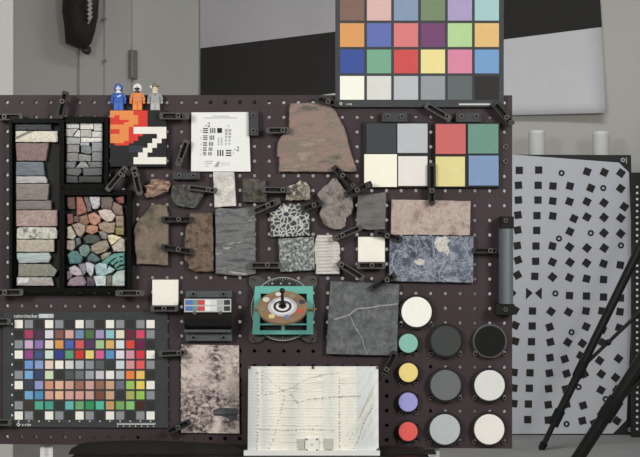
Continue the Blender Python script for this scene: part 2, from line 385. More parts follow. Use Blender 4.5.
# ------------------------------------------------------------------ the perforated board
def board_mat():
    t = NT('maroon_anodised_metal'); v = t.coords(rnd=False); f = t.noise(v, 7, 5, .6); g = t.noise(v, 300, 2)
    c = t.ramp(f, [(.3, C(57, 45, 48)), (.7, C(67, 55, 60))]); t.bump(g, .05)
    return t.color(c, .5)
M_board = board_mat()
def hx(i): return 7 + 14.471 * i + .005 * i * i
def hy(i, j): return 102.2 + .4 * (i / 34) + j * (14.55 + .17 * i / 34)
mb = MB(); T = .0095
def corner(i, j):
    x = hx(i - .5); y = hy(i - .5, j - .5)
    return x, y
for i in range(-1, 35):
    for j in range(24):
        cx, cy = hx(i), hy(i, j)
        if j == 0: pass
        co = [corner(i + 1, j + 1), corner(i, j + 1), corner(i, j), corner(i + 1, j)]
        ang = [2 * PI * k / 8 for k in range(8)]
        rg = lambda r: [(cx + r * math.cos(a), cy + r * math.sin(a)) for a in ang]
        fr = [P(x, y, 0) for x, y in co]; r0 = [P(x, y, 0) for x, y in rg(2.25)]; r1 = [P(x, y, 0) + Vector((0, .0012, 0)) for x, y in rg(1.8)]
        r2 = [Vector((p.x, T, p.z)) for p in r1]; bk = [Vector((p.x, T, p.z)) for p in fr]
        v = fr + bk + r0 + r1 + r2; f = []
        for q in range(4):
            ca, cb = (q - 1) % 4, q; m0, m1, m2 = (2 * q - 1) % 8, 2 * q, (2 * q + 1) % 8
            f.append((ca, cb, 8 + m2, 8 + m1, 8 + m0)); f.append((4 + ca, 4 + cb, 24 + m2, 24 + m1, 24 + m0))
        for k in range(8):
            n = (k + 1) % 8; f += [(8 + k, 8 + n, 16 + n, 16 + k), (16 + k, 16 + n, 24 + n, 24 + k)]
        if i == -1: f.append((1, 2, 6, 5))
        if i == 34: f.append((0, 3, 7, 4))
        if j == 0: f.append((2, 3, 7, 6))
        if j == 23: f.append((0, 1, 5, 4))
        mb.add(v, f)
board = thing('pegboard', P(256, 447.5, 0), 'large dark maroon perforated metal board full of samples', 'board')
for x in (95, 150, 400): a_ = P(x, 447, 0); MB().box((a_.x - .008, .001, SEATZ + .0001), (a_.x + .008, .009, P(x, 445.2, 0).z)).build('foot', M_black, board)
ob = mb.build('plate', M_board, board)
me = ob.data; bm = bmesh.new(); bm.from_mesh(me); bmesh.ops.remove_doubles(bm, verts=bm.verts, dist=1e-5); bmesh.ops.recalc_face_normals(bm, faces=bm.faces); bm.to_mesh(me); bm.free()
for x, y in ((505.8, 146.6), (505.6, 161.6)): screw(x, y, .0003, board)

# ------------------------------------------------------------------ colour charts
def fill(poly): return poly
big = thing('color_chart', P(420, 107, .006), 'large dark colour chart of 24 big patches above the board', 'chart')
MB().rect(335.3, -15, 503.8, 107, .0055, .0095).build('card', plain('charcoal_card', C(66, 69, 71), .7), big)
BIG = [[(133, 108, 98), (222, 186, 181), (139, 158, 184), (125, 141, 113), (174, 162, 201), (168, 205, 207)],
       [(224, 163, 105), (105, 119, 183), (222, 130, 134), (121, 79, 119), (183, 216, 158), (230, 192, 130)],
       [(71, 90, 160), (126, 176, 148), (211, 90, 90), (240, 226, 158), (220, 142, 170), (123, 163, 207)],
       [(252, 252, 240), (222, 224, 219), (190, 196, 200), (155, 160, 167), (103, 109, 112), (55, 55, 55)]]
pm = None
for r in range(4):
    for c in range(6):
        x, y = 340 + 26.95 * c, -3.2 + 26.4 * r
        o = MB().rect(x, y, x + 24.2, y + 23.7, .0095, .0101).build('patch', M_paint, big, C(*BIG[r][c]))
def diamond(x, y, r, h, parent): 
    mb = MB(); v = [P(x + q * a, y + q * b, h) for q in (r, r * .5) for a, b in ((1, 0), (0, 1), (-1, 0), (0, -1))]
    mb.add(v, [(i, (i + 1) % 4, 4 + (i + 1) % 4, 4 + i) for i in range(4)]); mb.build('emblem', M_white_ink, parent)
diamond(340.8, 103.7, 1.9, .0098, big); text('x-rite', 346, 105, 3.0, .0098, M_white_ink, big, wide=6)
mb = MB().rect(459, 104.3, 490, 105, .0095, .0098)
for k in range(32): mb.rect(459 + k, 103.2, 459.5 + k, 104.4, .0095, .0098)
mb.build('ruler_marks', M_white_ink, big)

W_, G_, K_ = (248, 246, 236), (148, 150, 154), (58, 58, 57)
E = [W_, G_, K_, W_, G_, K_, W_, G_, K_, W_, G_, K_, G_, W_]
SG = [E,
 [K_, (178, 72, 108), (85, 64, 85), (228, 226, 236), (140, 98, 88), (222, 176, 170), (125, 150, 185), (92, 120, 78), (172, 155, 202), (150, 205, 210), (238, 232, 208), (112, 52, 68), (222, 80, 112), G_],
 [G_, (210, 178, 215), (150, 125, 185), (240, 228, 228), (226, 160, 95), (85, 110, 190), (220, 98, 100), (98, 66, 105), (172, 208, 150), (228, 185, 115), (225, 236, 236), (230, 78, 70), (118, 42, 82), K_],
 [W_, (158, 80, 145), (75, 92, 135), (215, 232, 225), (65, 70, 150), (100, 165, 130), (215, 65, 62), (238, 220, 135), (218, 105, 155), (95, 155, 205), (235, 228, 236), (220, 155, 172), (222, 65, 78), W_],
 [K_, (120, 160, 220), (145, 170, 218), (240, 215, 200), (252, 248, 232), (222, 222, 222), (186, 192, 196), (148, 150, 155), (98, 102, 102), (62, 66, 70), (215, 224, 230), (225, 155, 160), (238, 98, 95), G_],
 [G_, (125, 180, 225), (65, 78, 115), (215, 228, 196), (60, 60, 55), (92, 96, 98), (118, 120, 124), (165, 170, 180), (208, 204, 212), (245, 242, 234), (190, 195, 202), (245, 138, 75), (245, 205, 110), K_],
 [W_, (68, 76, 88), (150, 160, 212), (216, 156, 126), (236, 188, 162), (214, 168, 152), (165, 115, 100), (215, 170, 160), (155, 115, 90), (212, 168, 142), (112, 118, 132), (165, 205, 100), (240, 214, 105), W_],
 [K_, (120, 176, 214), (85, 150, 190), (220, 170, 158), (238, 190, 155), (216, 170, 160), (222, 165, 155), (212, 170, 158), (130, 85, 72), (210, 172, 142), (60, 62, 66), (180, 180, 105), (160, 205, 95), G_],
 [G_, (72, 62, 55), (88, 178, 150), (80, 165, 150), (58, 62, 58), (110, 190, 188), (115, 175, 120), (60, 155, 105), (92, 196, 165), (205, 165, 110), (130, 175, 105), (140, 205, 125), (80, 52, 42), K_],
 E]
sg = thing('color_chart', P(85, 427, 0), 'wide dark colour chart of 140 small patches at the lower left', 'chart')
MB().prism([(3, 312), (167.5, 311.5), (168, 428), (3, 427)], .0002, .005).build('card', plain('dark_grey_card', C(60, 62, 64), .7), sg)
pmesh = None
for r in range(10):
    for c in range(14):
        x, y = 18.7 + 10.14 * c, 324.1 + 10.16 * r; p0 = P(x, y, .005)
        if pmesh is None:
            o = MB().rect(x - 4.05, y - 4.05, x + 4.05, y + 4.05, .005, .0055).build('patch', M_paint, sg); pmesh = o.data; base = o.location + sg.location - p0
        else:
            o = bpy.data.objects.new('patch', pmesh); COL.objects.link(o); o.parent = sg; o.location = p0 + base - sg.location
        o.color = C(*SG[r][c])
text('colorchecker', 14, 317.6, 5.0, .0053, M_white_ink, sg, wide=24)
MB().rect(38.8, 313.9, 53.5, 318, .005, .0053).build('text_plate', plain('pale_print', C(205, 212, 216), .7), sg)
text('SG', 48.5, 317.3, 3.6, .0055, M_gray_ink, sg)
diamond(18.3, 424.5, 2.1, .0053, sg); text('x-rite', 21.5, 426, 4.4, .0053, M_white_ink, sg, wide=9.5)
mb = MB()
for k in range(10): mb.rect(11.5, 323 + 10.16 * k, 12.7, 324.8 + 10.16 * k, .005, .0053)
for k in range(14): mb.rect(18.2 + 10.14 * k, 420.6, 19.3 + 10.14 * k, 421.8, .005, .0053)
mb.rect(117, 424, 155, 424.6, .005, .0053)
for k in range(39): mb.rect(117 + k, 423, 117.4 + k, 424.2, .005, .0053)
for k in range(7): mb.rect(117.2 + k * 6, 425.6, 118 + k * 6, 426.8, .005, .0053)
mb.build('scale_marks', M_white_ink, sg)

# four-tile holders
def holder(label, x0, y0, x1, y1, tiles):
    t = thing('tile_holder', P((x0 + x1) / 2, y1, 0), label, 'tile holder')
    MB().rect(x0, y0, x1, y1, .0002, .009, .001).build('tray', M_clamp_dark, t)
    for a, b, c, d, col in tiles: MB().rect(a, b, c, d, .009, .0125, .0004).build('tile', M_paint, t, C(*col))
holder('black holder of four tiles in white and greys', 363.4, 122, 428.6, 187.6, [(366.2, 123.7, 396.5, 153.6, (70, 75, 80)), (397.4, 123.6, 427.6, 153, (190, 195, 199)), (364.2, 154.2, 397, 187, (253, 251, 233)), (398.2, 156.2, 427.5, 186, (236, 232, 227))])
holder('black holder of four red, teal, yellow and blue tiles', 434.3, 122.3, 500, 187.6, [(435.6, 124, 465.7, 154, (208, 112, 112)), (468, 124, 498.4, 153.6, (114, 154, 142)), (435.6, 156.6, 465, 186.5, (230, 220, 156)), (468.7, 155.6, 498.6, 185.6, (134, 158, 196))])
for (x0, y0, x1, y1, lab) in ((152.2, 279.8, 178.2, 305.4, 'small square white tile above the colour chart of small patches'), (358.1, 236.9, 384.9, 262, 'small square white tile beside the blue marbled slab')):
    o = MB().rect(x0, y0, x1, y1, .0002, .011, .0005).build('white_tile', M_paint, None, C(250, 247, 236)); tag(o, lab, 'tile', 'loose square white tiles')

# round reference discs
def disc(label, x, y, r, col, scr, ringcol=(40, 39, 39), rr=2.3):
    t = thing('reference_disc', P(x, y, 0), label, 'disc', 'round reference discs')
    mb = MB().disc(x, y, r + rr, .0002, .012, 44, .0012); mb.build('holder', M_gloss, t, C(*ringcol))
    MB().disc(x, y, r, .012, .0135, 44, .0004).build('face', M_paint, t, C(*col))
    for sx, sy in scr: screw(sx, sy, .0003, t, .9)
disc('big white disc, topmost of the discs beside the veined grey slab', 416.6, 312, 15.1, (252, 252, 243), ((401, 324.6), (431.4, 324.6)))
disc('big charcoal disc just right of the small teal disc', 446, 341, 15.2, (70, 73, 73), ((430.6, 354), (460, 354)), (36, 36, 36))
disc('big black disc with a thin grey rim', 490, 341.2, 15.4, (30, 31, 29), ((475, 354), (504.5, 354)), (96, 94, 94), 1.7)
disc('big mid grey disc below the charcoal disc', 445.7, 385.2, 15.2, (112, 115, 117), ((430.6, 398), (460, 398)))
disc('big pale grey disc below the black disc', 489.6, 385.4, 15.2, (226, 227, 224), ((474.6, 398), (504.5, 398)))
disc('big light grey disc beside the small red disc', 444.9, 429.5, 15.2, (190, 195, 198), ((430, 442), (459.6, 442)))
disc('big off-white disc in the bottom right corner of the board', 489.3, 429.4, 15.1, (240, 238, 230), ((474, 442), (503.6, 442)))
disc('small teal disc on the maroon board', 408.4, 343.3, 9.5, (142, 198, 182), ((401.4, 354.3), (416, 354.3)), rr=1.4)
disc('small yellow disc on the maroon board', 408.4, 372.6, 9.5, (247, 225, 142), ((400.8, 383.6), (416, 383.6)), rr=1.4)
disc('small lavender disc on the maroon board', 408.2, 402.2, 9.5, (166, 166, 224), ((400.5, 412.7), (416, 412.7)), rr=1.4)
disc('small red disc on the maroon board', 408.2, 431.6, 9.5, (240, 106, 100), ((400.2, 442), (415.6, 442)), rr=1.4)

# ------------------------------------------------------------------ rocks
def rockmat(name, kind, cols, scale, rot=0, bump=.35, stretch=14, rough=.8):
    t = NT(name); cs = [C(*c) for c in cols]; n = len(cs); t.b.inputs['Specular IOR Level'].default_value = .2
    v = t.coords(rnd=False)
    fine = t.noise(v, 420, 6, .7)
    if kind == 'noise': f = t.noise(v, scale, 8, .7, .4)
    elif kind == 'band': f = t.noise(t.coords((1, 1, stretch), (0, math.radians(rot), 0), False), scale, 6, .6, .25)
    elif kind == 'clast':
        x = t.n('ShaderNodeTexVoronoi', feature='DISTANCE_TO_EDGE'); x.inputs['Scale'].default_value = scale; x.inputs['Randomness'].default_value = 1
        wv = t.n('ShaderNodeVectorMath', operation='ADD'); nz = t.n('ShaderNodeTexNoise'); nz.inputs['Scale'].default_value = scale * .8; t.l(v, nz.inputs['Vector'])
        sm = t.n('ShaderNodeVectorMath', operation='SCALE'); sm.inputs['Scale'].default_value = .6 / scale; t.l(nz.outputs['Color'], sm.inputs[0]); t.l(v, wv.inputs[0]); t.l(sm.outputs[0], wv.inputs[1]); t.l(wv.outputs[0], x.inputs['Vector']); f = x.outputs['Distance']
    elif kind == 'vein':
        a = t.noise(v, scale, 6, .65, 1.2); s = t.n('ShaderNodeMath', operation='SUBTRACT'); s.inputs[1].default_value = .5; ab = t.n('ShaderNodeMath', operation='ABSOLUTE'); t.l(a, s.inputs[0]); t.l(s.outputs[0], ab.inputs[0])
        ml = t.n('ShaderNodeMath', operation='MULTIPLY'); ml.inputs[1].default_value = 6; t.l(ab.outputs[0], ml.inputs[0]); f = ml.outputs[0]
    if kind == 'vein':
        g2 = t.noise(t.coords((1, 1, 1), (.3, 1.1, .2), False), scale * 2.1, 6, .7, .8); s2 = t.n('ShaderNodeMath', operation='SUBTRACT'); s2.inputs[1].default_value = .48; a2 = t.n('ShaderNodeMath', operation='ABSOLUTE'); t.l(g2, s2.inputs[0]); t.l(s2.outputs[0], a2.inputs[0])
        vmask = t.mix(1.0, t.ramp(f, [(.0, (.75, .75, .75, 1)), (.16, (0, 0, 0, 1))]), t.ramp(a2.outputs[0], [(.0, (.5, .5, .5, 1)), (.035, (0, 0, 0, 1))]), 'LIGHTEN')
        cloud = t.ramp(t.noise(v, scale * .6, 7, .7, .3), [(.32, cs[3]), (.48, cs[2]), (.68, cs[1])])
        col = t.mix(vmask, cloud, cs[0]); t.bump(fine, bump, .0015)
        return t.color(col, rough)
    if kind == 'clast': st = [(.0, cs[0]), (.045, cs[0]), (.09, cs[1]), (.25, cs[2])]
    elif kind == 'vein': st = [(0, cs[0]), (.12, cs[1]), (.45, cs[2]), (1, cs[3])]
    else: st = [(.36 + .28 * i / (n - 1), c) for i, c in enumerate(cs)]
    col = t.ramp(f, st); g = t.ramp(fine, [(.3, (.74, .74, .74, 1)), (.7, (1.22, 1.22, 1.22, 1))])
    t.bump(fine, bump, .0015)
    return t.color(t.mix(1.0, col, g, 'MULTIPLY'), rough)
def outline(poly, step, jit):
    out = []
    for i, (x0, y0) in enumerate(poly):
        x1, y1 = poly[(i + 1) % len(poly)]; L = math.hypot(x1 - x0, y1 - y0); n = max(1, round(L / step)); nx, ny = -(y1 - y0) / max(L, .01), (x1 - x0) / max(L, .01)
        for k in range(n):
            t = k / n; j = random.uniform(-jit, jit) if k else random.uniform(-jit, jit) * .4
            out.append((x0 + (x1 - x0) * t + nx * j, y0 + (y1 - y0) * t + ny * j))
    return out
def rock_geo(poly, h0, h1, dome, step=3.2, jit=.35, seed=1, edge=.94, fs=4.0):
    random.seed(seed); o = outline(poly, step, jit); n = len(o); cx = sum(p[0] for p in o) / n; cy = sum(p[1] for p in o) / n
    v = []; f = []; T = h1 - h0
    steps = ((1.0, .0), (1.0, .72), (edge, .93), (.78, .96), (.58, .98), (.36, 1.0), (.16, 1.0))
    front = [P(x, y, h0 + T * .72) for x, y in o]
    for k, (s, t) in enumerate(steps):
        for i, (x, y) in enumerate(o):
            if k == 0: q = front[i]; v.append(Vector((q.x, -h0, q.z)))
            else:
                sx, sy = cx + (x - cx) * s, cy + (y - cy) * s
                h = h0 + T * t + ((dome * (.25 + 1.5 * mnoise.noise((sx / fs, sy / fs, seed * 3.7))) + dome * (1 - s) * .9) if k > 1 else 0)
                v.append(P(sx, sy, h))
    v.append(P(cx, cy, h1 + dome))
    for k in range(len(steps) - 1):
        for i in range(n): j = (i + 1) % n; f.append((k * n + i, k * n + j, (k + 1) * n + j, (k + 1) * n + i))
    b = (len(steps) - 1) * n
    f += [(b + i, b + (i + 1) % n, len(v) - 1) for i in range(n)]; f.append(tuple(range(n)))
    return v, f
def rock(name, label, cat, poly, mat, h1=.0115, dome=.0008, seed=1, jit=.35, smooth=True, group=None, color=None, h0=.0002, step=3.2, edge=.97):
    v, f = rock_geo(poly, h0, h1, dome, step, jit, seed, edge)
    o = obj(name, v, f, mat, None, color)
    if smooth:
        o.data.polygons.foreach_set('use_smooth', [True] * len(o.data.polygons))
        try: o.data.set_sharp_from_angle(angle=math.radians(38))
        except Exception: pass
    return tag(o, label, cat, group)
def slab(name, label, poly, mat, h1=.0115, jit=.15, seed=1, group=None):
    random.seed(seed); o = MB().prism(outline(poly, 5, jit), .0002, h1, .0006).build(name, mat); return tag(o, label, 'rock', group)
GR = 'rock samples clamped to the board'
rock('rock_sample', 'big pinkish banded sandstone with a rounded shoulder', 'rock', [(290, 103.6), (313, 103), (325, 103.4), (331, 106), (337, 113), (345, 129), (348, 141), (351, 151.7), (357.7, 172), (318, 172.3), (278.6, 172.3), (279, 157.5), (276.5, 156.5), (277.3, 143.7), (281.2, 135.8), (289, 128), (288.7, 109)],
     rockmat('pink_sandstone', 'band', [(108, 101, 95), (142, 128, 119), (154, 131, 121), (134, 124, 115), (166, 149, 138)], 9, 3, .5, 3.2), .0118, .0006, 3, group=GR)
rock('rock_sample', 'small rough tan chunk below the brick mosaic', 'rock', [(151, 179.5), (158, 178.5), (169, 181), (171, 185.5), (168, 190), (163, 193), (155, 196.5), (146, 198), (143.5, 194), (147, 190), (144, 186), (150, 184)], rockmat('tan_rock', 'band', [(88, 66, 55), (158, 130, 112), (188, 162, 142)], 70, -15, .9, 3), .014, .003, 5, .6, False, GR)
rock('rock_sample', 'dark grey basalt chunk left of the white quartz piece', 'rock', [(172.5, 185), (187, 184.5), (206.7, 190), (201.5, 199), (195, 208.5), (184, 207.5), (176.5, 206), (170.7, 198)], rockmat('basalt', 'noise', [(60, 60, 58), (88, 88, 84), (112, 112, 106)], 150, 0, 1), .0118, .002, 6, .6, False, GR)
slab('rock_sample', 'white quartz piece under the resolution chart', [(213, 172), (234, 172), (236, 206), (229, 206.2), (214.5, 207.5)], rockmat('white_quartz', 'noise', [(188, 186, 182), (218, 215, 210), (236, 230, 216)], 60, 0, .5), .011, .2, 7, GR)
rock('rock_sample', 'dark squarish rock left of the speckled knobby rock', 'rock', [(242.2, 178.2), (255, 178.6), (265.7, 180), (267, 191), (266.5, 202.3), (254, 202.6), (243, 202)], rockmat('dark_rock', 'noise', [(55, 53, 48), (86, 83, 77), (108, 104, 96)], 110, 0, .7), .0116, .001, 8, .3, True, GR)
rock('rock_sample', 'tall olive tan rock beside the tray of coloured stones', 'rock', [(151.5, 205), (159, 204.3), (166, 205), (168.6, 213.6), (168.4, 240), (168, 266), (150, 264.5), (137, 264), (134.6, 246), (133.6, 229.3), (138, 220), (143.6, 215)], rockmat('olive_rock', 'noise', [(88, 80, 70), (116, 106, 92), (136, 122, 107), (118, 109, 104)], 30, 0, .6), .0116, .0012, 9, .4, True, GR)
rock('rock_sample', 'brown mottled rock right of the tall olive rock', 'rock', [(189.6, 213), (201, 212.6), (212.5, 213), (213.4, 242), (213.8, 271.4), (204, 272.2), (195, 272), (188, 268.7), (189, 265), (184.4, 259.5), (185, 230.6), (189, 217)], rockmat('brown_rock', 'noise', [(70, 57, 48), (106, 90, 78), (132, 114, 100), (98, 84, 75)], 80, 0, .9), .0117, .0012, 10, .5, True, GR)
slab('rock_sample', 'blue grey layered slab, largest left of centre', [(215.4, 209.5), (219, 207.8), (235, 209), (254.6, 206.8), (255.4, 240), (255.6, 273.6), (246, 275.4), (237.8, 275.8), (226, 274.6), (215.6, 274)], rockmat('layered_shale', 'band', [(84, 87, 90), (112, 115, 117), (126, 126, 124), (92, 96, 100), (172, 168, 160)], 13, 3, .4, 6), .0115, .3, 11, GR)
rock('rock_sample', 'small knobby rock speckled white above the conglomerate', 'rock', [(285.4, 199.5), (286, 193.5), (288, 186.4), (295.8, 183.7), (300, 179.8), (306.7, 182.6), (310, 188), (310, 199.5), (297, 200.6)], rockmat('speckled_rock', 'noise', [(70, 74, 78), (98, 98, 94), (172, 164, 146), (222, 214, 196)], 120, 0, .9), .014, .0026, 12, .6, False, GR)
rock('rock_sample', 'conglomerate of dark pebbles in white cement', 'rock', [(269.7, 212), (275, 211), (281, 204.4), (290, 203.5), (300, 206), (308.8, 208.3), (309.4, 222), (309.6, 235.8), (295, 236.6), (278.6, 237.4), (270.7, 237)], rockmat('conglomerate', 'clast', [(206, 208, 202), (116, 120, 118), (66, 72, 74)], 115, 0, .5), .0115, .0004, 13, .3, True, GR)
slab('rock_sample', 'grey green speckled slab under the conglomerate', [(278.4, 238.6), (300, 237.4), (314, 236.8), (314.8, 270), (298, 271), (280, 272)], rockmat('diorite', 'noise', [(66, 74, 73), (98, 106, 104), (158, 162, 158), (206, 208, 204)], 230, 0, .4), .0115, .2, 14, GR)
t_ = rockmat('white_layered', 'band', [(176, 172, 166), (214, 211, 205), (228, 225, 219)], 40, 1, .5, 14)
random.seed(3)
rb = thing('rock_sample', P(327, 274, 0), 'white rock of thin ribbed layers', 'rock', GR)
OL = [(235, 317, 332.6), (240.6, 316, 333.3), (242, 315.5, 339.2), (246, 314, 339.7), (262, 315, 339.7), (265, 315.5, 337), (268.4, 316, 339.5), (274, 316.2, 339.7)]
def ol(y):
    for a, b in zip(OL, OL[1:]):
        if a[0] <= y <= b[0]: t = (y - a[0]) / (b[0] - a[0]); return a[1] + (b[1] - a[1]) * t, a[2] + (b[2] - a[2]) * t
    return OL[-1][1:]
y = 235.0
while y < 273.6:
    hh = random.choice((2.5, 3.2, 3.9)); y1 = min(y + hh, 274); a = ol(y + .2); b = ol(y1 - .2); j = [random.uniform(-.5, .5) for _ in range(4)]
    MB().prism([(a[0] + j[0], y), (a[1] + j[1], y), (b[1] + j[1], y1), (b[0] + j[0], y1)], .0002, .0100 + random.uniform(0, .0016), .0009).build('layer', t_, rb); y = y1
rock('rock_sample', 'grey taupe rock shaped like a leaf, tall and pointed at the top', 'rock', [(333.5, 177.8), (337, 177.8), (342.7, 187), (351.3, 197), (353.4, 207), (351.2, 214), (346.3, 218.3), (345.5, 226.7), (341, 229.5), (335, 230), (328, 227), (323, 224), (319.3, 213.6), (322, 204), (316.7, 194), (321, 189), (328.5, 183.4)], rockmat('taupe_rock', 'noise', [(108, 100, 94), (140, 132, 126), (158, 150, 144), (128, 116, 110)], 60, 0, .9), .0118, .0022, 16, .5, False, GR)
slab('rock_sample', 'smooth grey slab right of the leaf-shaped rock', [(357.7, 195.6), (371, 194), (386, 192), (385.6, 212), (385, 229.4), (370, 230), (356, 228)], rockmat('grey_slate', 'band', [(98, 98, 94), (114, 113, 110), (124, 122, 120)], 26, 3, .25, 4), .0115, .2, 17, GR)
slab('rock_sample', 'pale pinkish grey rectangular slab', [(391.6, 199.6), (430, 200.2), (470.6, 201), (470, 235.4), (430, 235), (391, 234.8)], rockmat('pink_marble', 'noise', [(150, 132, 126), (178, 160, 152), (194, 178, 168), (172, 156, 150)], 50, 0, .3), .0113, .15, 18, GR)
sb = slab('rock_sample', 'dark blue marbled slab with white veins', [(389.8, 236), (430, 236), (473.8, 236.4), (473, 282.7), (430, 282), (388.8, 281)], rockmat('blue_sodalite', 'vein', [(196, 202, 210), (128, 136, 150), (84, 92, 108), (56, 62, 76)], 34, 0, .2), .0115, .15, 19, GR)
for k, (poly) in enumerate(([(434, 242), (437, 237.6), (446, 236.6), (450, 240), (447, 245), (450.5, 251), (448, 256), (443, 252), (438, 251), (435, 247)], [(415, 260), (421, 258.6), (425, 261), (423.5, 264.6), (418, 265), (415, 263)])):
    random.seed(k); o = MB().prism(outline(poly, 2, .7), .0112, .0118, .0003).build('white_crystal', rockmat('white_crystal', 'noise', [(170, 166, 158), (208, 204, 196), (228, 224, 214)], 150, 0, .6), sb)
sv = slab('rock_sample', 'big dark grey slab crossed by one white vein', [(330.6, 281), (365, 282.6), (399.4, 284.4), (398, 320), (396.8, 355.6), (362, 355), (326, 354), (328, 318)], rockmat('grey_limestone', 'noise', [(84, 87, 89), (102, 105, 107), (122, 124, 124)], 75, 0, .4), .0115, .15, 20, GR)
def vein(pts, w0):
    random.seed(5); pts = [(x + random.uniform(-.3, .3), y + random.uniform(-.3, .3)) for x, y in pts]; mb = MB()
    for (x0, y0), (x1, y1) in zip(pts, pts[1:]):
        L = math.hypot(x1 - x0, y1 - y0); nx, ny = -(y1 - y0) / L * w0, (x1 - x0) / L * w0
        mb.prism([(x0 + nx, y0 + ny), (x1 + nx, y1 + ny), (x1 - nx, y1 - ny), (x0 - nx, y0 - ny)], .0112, .01155)
    mb.build('white_vein', rockmat('calcite', 'noise', [(140, 140, 140), (185, 184, 180)], 200), sv)
vein([(334, 319.4), (340, 317.4), (346, 316), (350.5, 314.2), (354, 310.5), (358, 308.6), (366, 308.2), (373, 307.2), (380, 305.8), (390, 304.6), (397, 304)], .55)
vein([(349.5, 315.5), (351.5, 319), (353, 323), (356, 328), (360, 335), (362.5, 340), (364, 346), (367.5, 354)], .3)

# ------------------------------------------------------------------ trays and their stones
M_rim = plain('black_lacquer', C(13, 13, 13), .38, 0, .1, 40, .12)
def tray(label, x0, y0, x1, y1, wl, wt, wr, wb):
    t = thing('sample_tray', P((x0 + x1) / 2, y1, 0), label, 'tray')
    MB().rect(x0, y0, x1, y1, .0002, .002).build('floor_plate', M_black, t)
    for r in ((x0, y0, x0 + wl, y1), (x1 - wr, y0, x1, y1), (x0 + wl, y0, x1 - wr, y0 + wt), (x0 + wl, y1 - wb, x1 - wr, y1)):
        MB().rect(*r, .002, .021, .0008).build('rim', M_rim, t)
tray('long narrow black tray of stacked stone bars', 9.4, 118.5, 61.2, 293, 2.6, 4.5, 2.0, 4.5)
tray('small upper black tray of pale to dark stone tiles', 61.4, 116.5, 108.2, 189.5, 2.3, 5.8, 3.6, 5.5)
tray('lower black tray of coloured stones', 61.4, 189.8, 131.2, 293, 3, 5.2, 4.2, 5)
def grow(poly, d):
    cx = sum(p[0] for p in poly) / len(poly); cy = sum(p[1] for p in poly) / len(poly)
    return [(x + (x - cx) / max(math.hypot(x - cx, y - cy), .1) * d, y + (y - cy) / max(math.hypot(x - cx, y - cy), .1) * d) for x, y in poly]
def bar(label, poly, col, seed, lay=0, h=.0135):
    o = rock('stone_bar', label, 'stone', poly, M_stone if not lay else M_layer, h, .0007, seed, .25, True, 'stone bars in the long tray', CD(col, .8), .002, 4)
t = NT('layered_stone'); oi = t.n('ShaderNodeObjectInfo'); ff = t.noise(t.coords((1, 1, 12)), 60, 6, .65, .2)
g = t.ramp(ff, [(.3, (.6, .6, .62, 1)), (.5, (1, 1, 1, 1)), (.7, (1.35, 1.35, 1.35, 1))]); t.bump(ff, .4, .001)
M_layer = t.color(t.mix(1.0, oi.outputs['Color'], g, 'MULTIPLY'), .8)
R4 = lambda a, b, c, d: [(a, b), (c, b), (c, d), (a, d)]
BARS = [('dark slate bar at the top of the long tray', R4(15, 124.2, 51, 130), (78, 82, 87), 0), ('cream bar with a grey streak, second in the long tray', R4(15.2, 131, 58.3, 142), (224, 217, 198), 0),
 ('pink brown bar below the cream bar', [(15.6, 143), (48.5, 143), (45.5, 161), (16.5, 160.6)], (142, 117, 114), 0), ('blue grey layered bar below the pink brown bar', [(16, 161.8), (43, 161.8), (43.8, 169), (44.8, 175.6), (16, 175.8)], (116, 126, 135), 1),
 ('pale grey layered bar, thinnest in the long tray', [(16, 176.4), (45, 176.4), (47, 180), (46.6, 183), (16, 183)], (190, 190, 192), 1), ('taupe grey bar below the thin pale bar', [(16, 183.8), (49, 183.8), (47.5, 200), (16, 200)], (144, 133, 126), 1),
 ('short smooth taupe bar in the middle of the long tray', R4(16, 200.6, 51.2, 209.6), (134, 126, 121), 1), ('thick mottled pink bar', R4(16, 210.2, 58, 226.4), (172, 147, 140), 0),
 ('white bar with dark speckles', [(16.8, 228.5), (20, 227), (56, 227.4), (58, 231), (57.5, 238.6), (16.5, 238.8)], (210, 210, 198), 2), ('beige bar below the white speckled bar', R4(16.4, 239.6, 54.3, 251.8), (184, 172, 154), 0),
 ('pale bluish streaked bar', [(16.6, 253), (49, 252.6), (51, 257), (48.5, 262.4), (19, 263.2), (16.8, 258)], (172, 188, 186), 1), ('grey green bar with a pointed right end', [(18.5, 263.8), (50, 264), (58, 270.6), (54, 276.4), (18, 276.6)], (138, 138, 124), 0),
 ('pale grey bar at the bottom of the long tray', [(16.6, 277.2), (51.5, 277.2), (54, 285.6), (16.4, 285.4)], (172, 165, 162), 0)]
M_speck = rockmat('speckled_white', 'noise', [(90, 88, 82), (205, 205, 192), (226, 225, 214)], 150, 0, .6)
for i, (lab, poly, col, lay) in enumerate(BARS):
    if lay == 2: rock('stone_bar', lab, 'stone', poly, M_speck, .0135, .0007, i, .25, True, 'stone bars in the long tray', None, .002, 4)
    else: bar(lab, poly, col, 40 + i, lay)
o = MB().prism([(15.6, 139.5), (15.4, 137), (27, 131.5), (34, 131.3)], .0131, .0141).build('grey_streak', M_stone, [x for x in COL.objects if x.get('label', '').startswith('cream bar')][0], C(140, 135, 128))
o = MB().prism([(17, 278), (28, 277.8), (29.5, 280), (26, 283), (21, 282.5), (18, 285)], .0131, .0142).build('white_patch', M_stone, [x for x in COL.objects if x.get('label', '').startswith('pale grey bar at the bottom')][0], C(214, 214, 212))
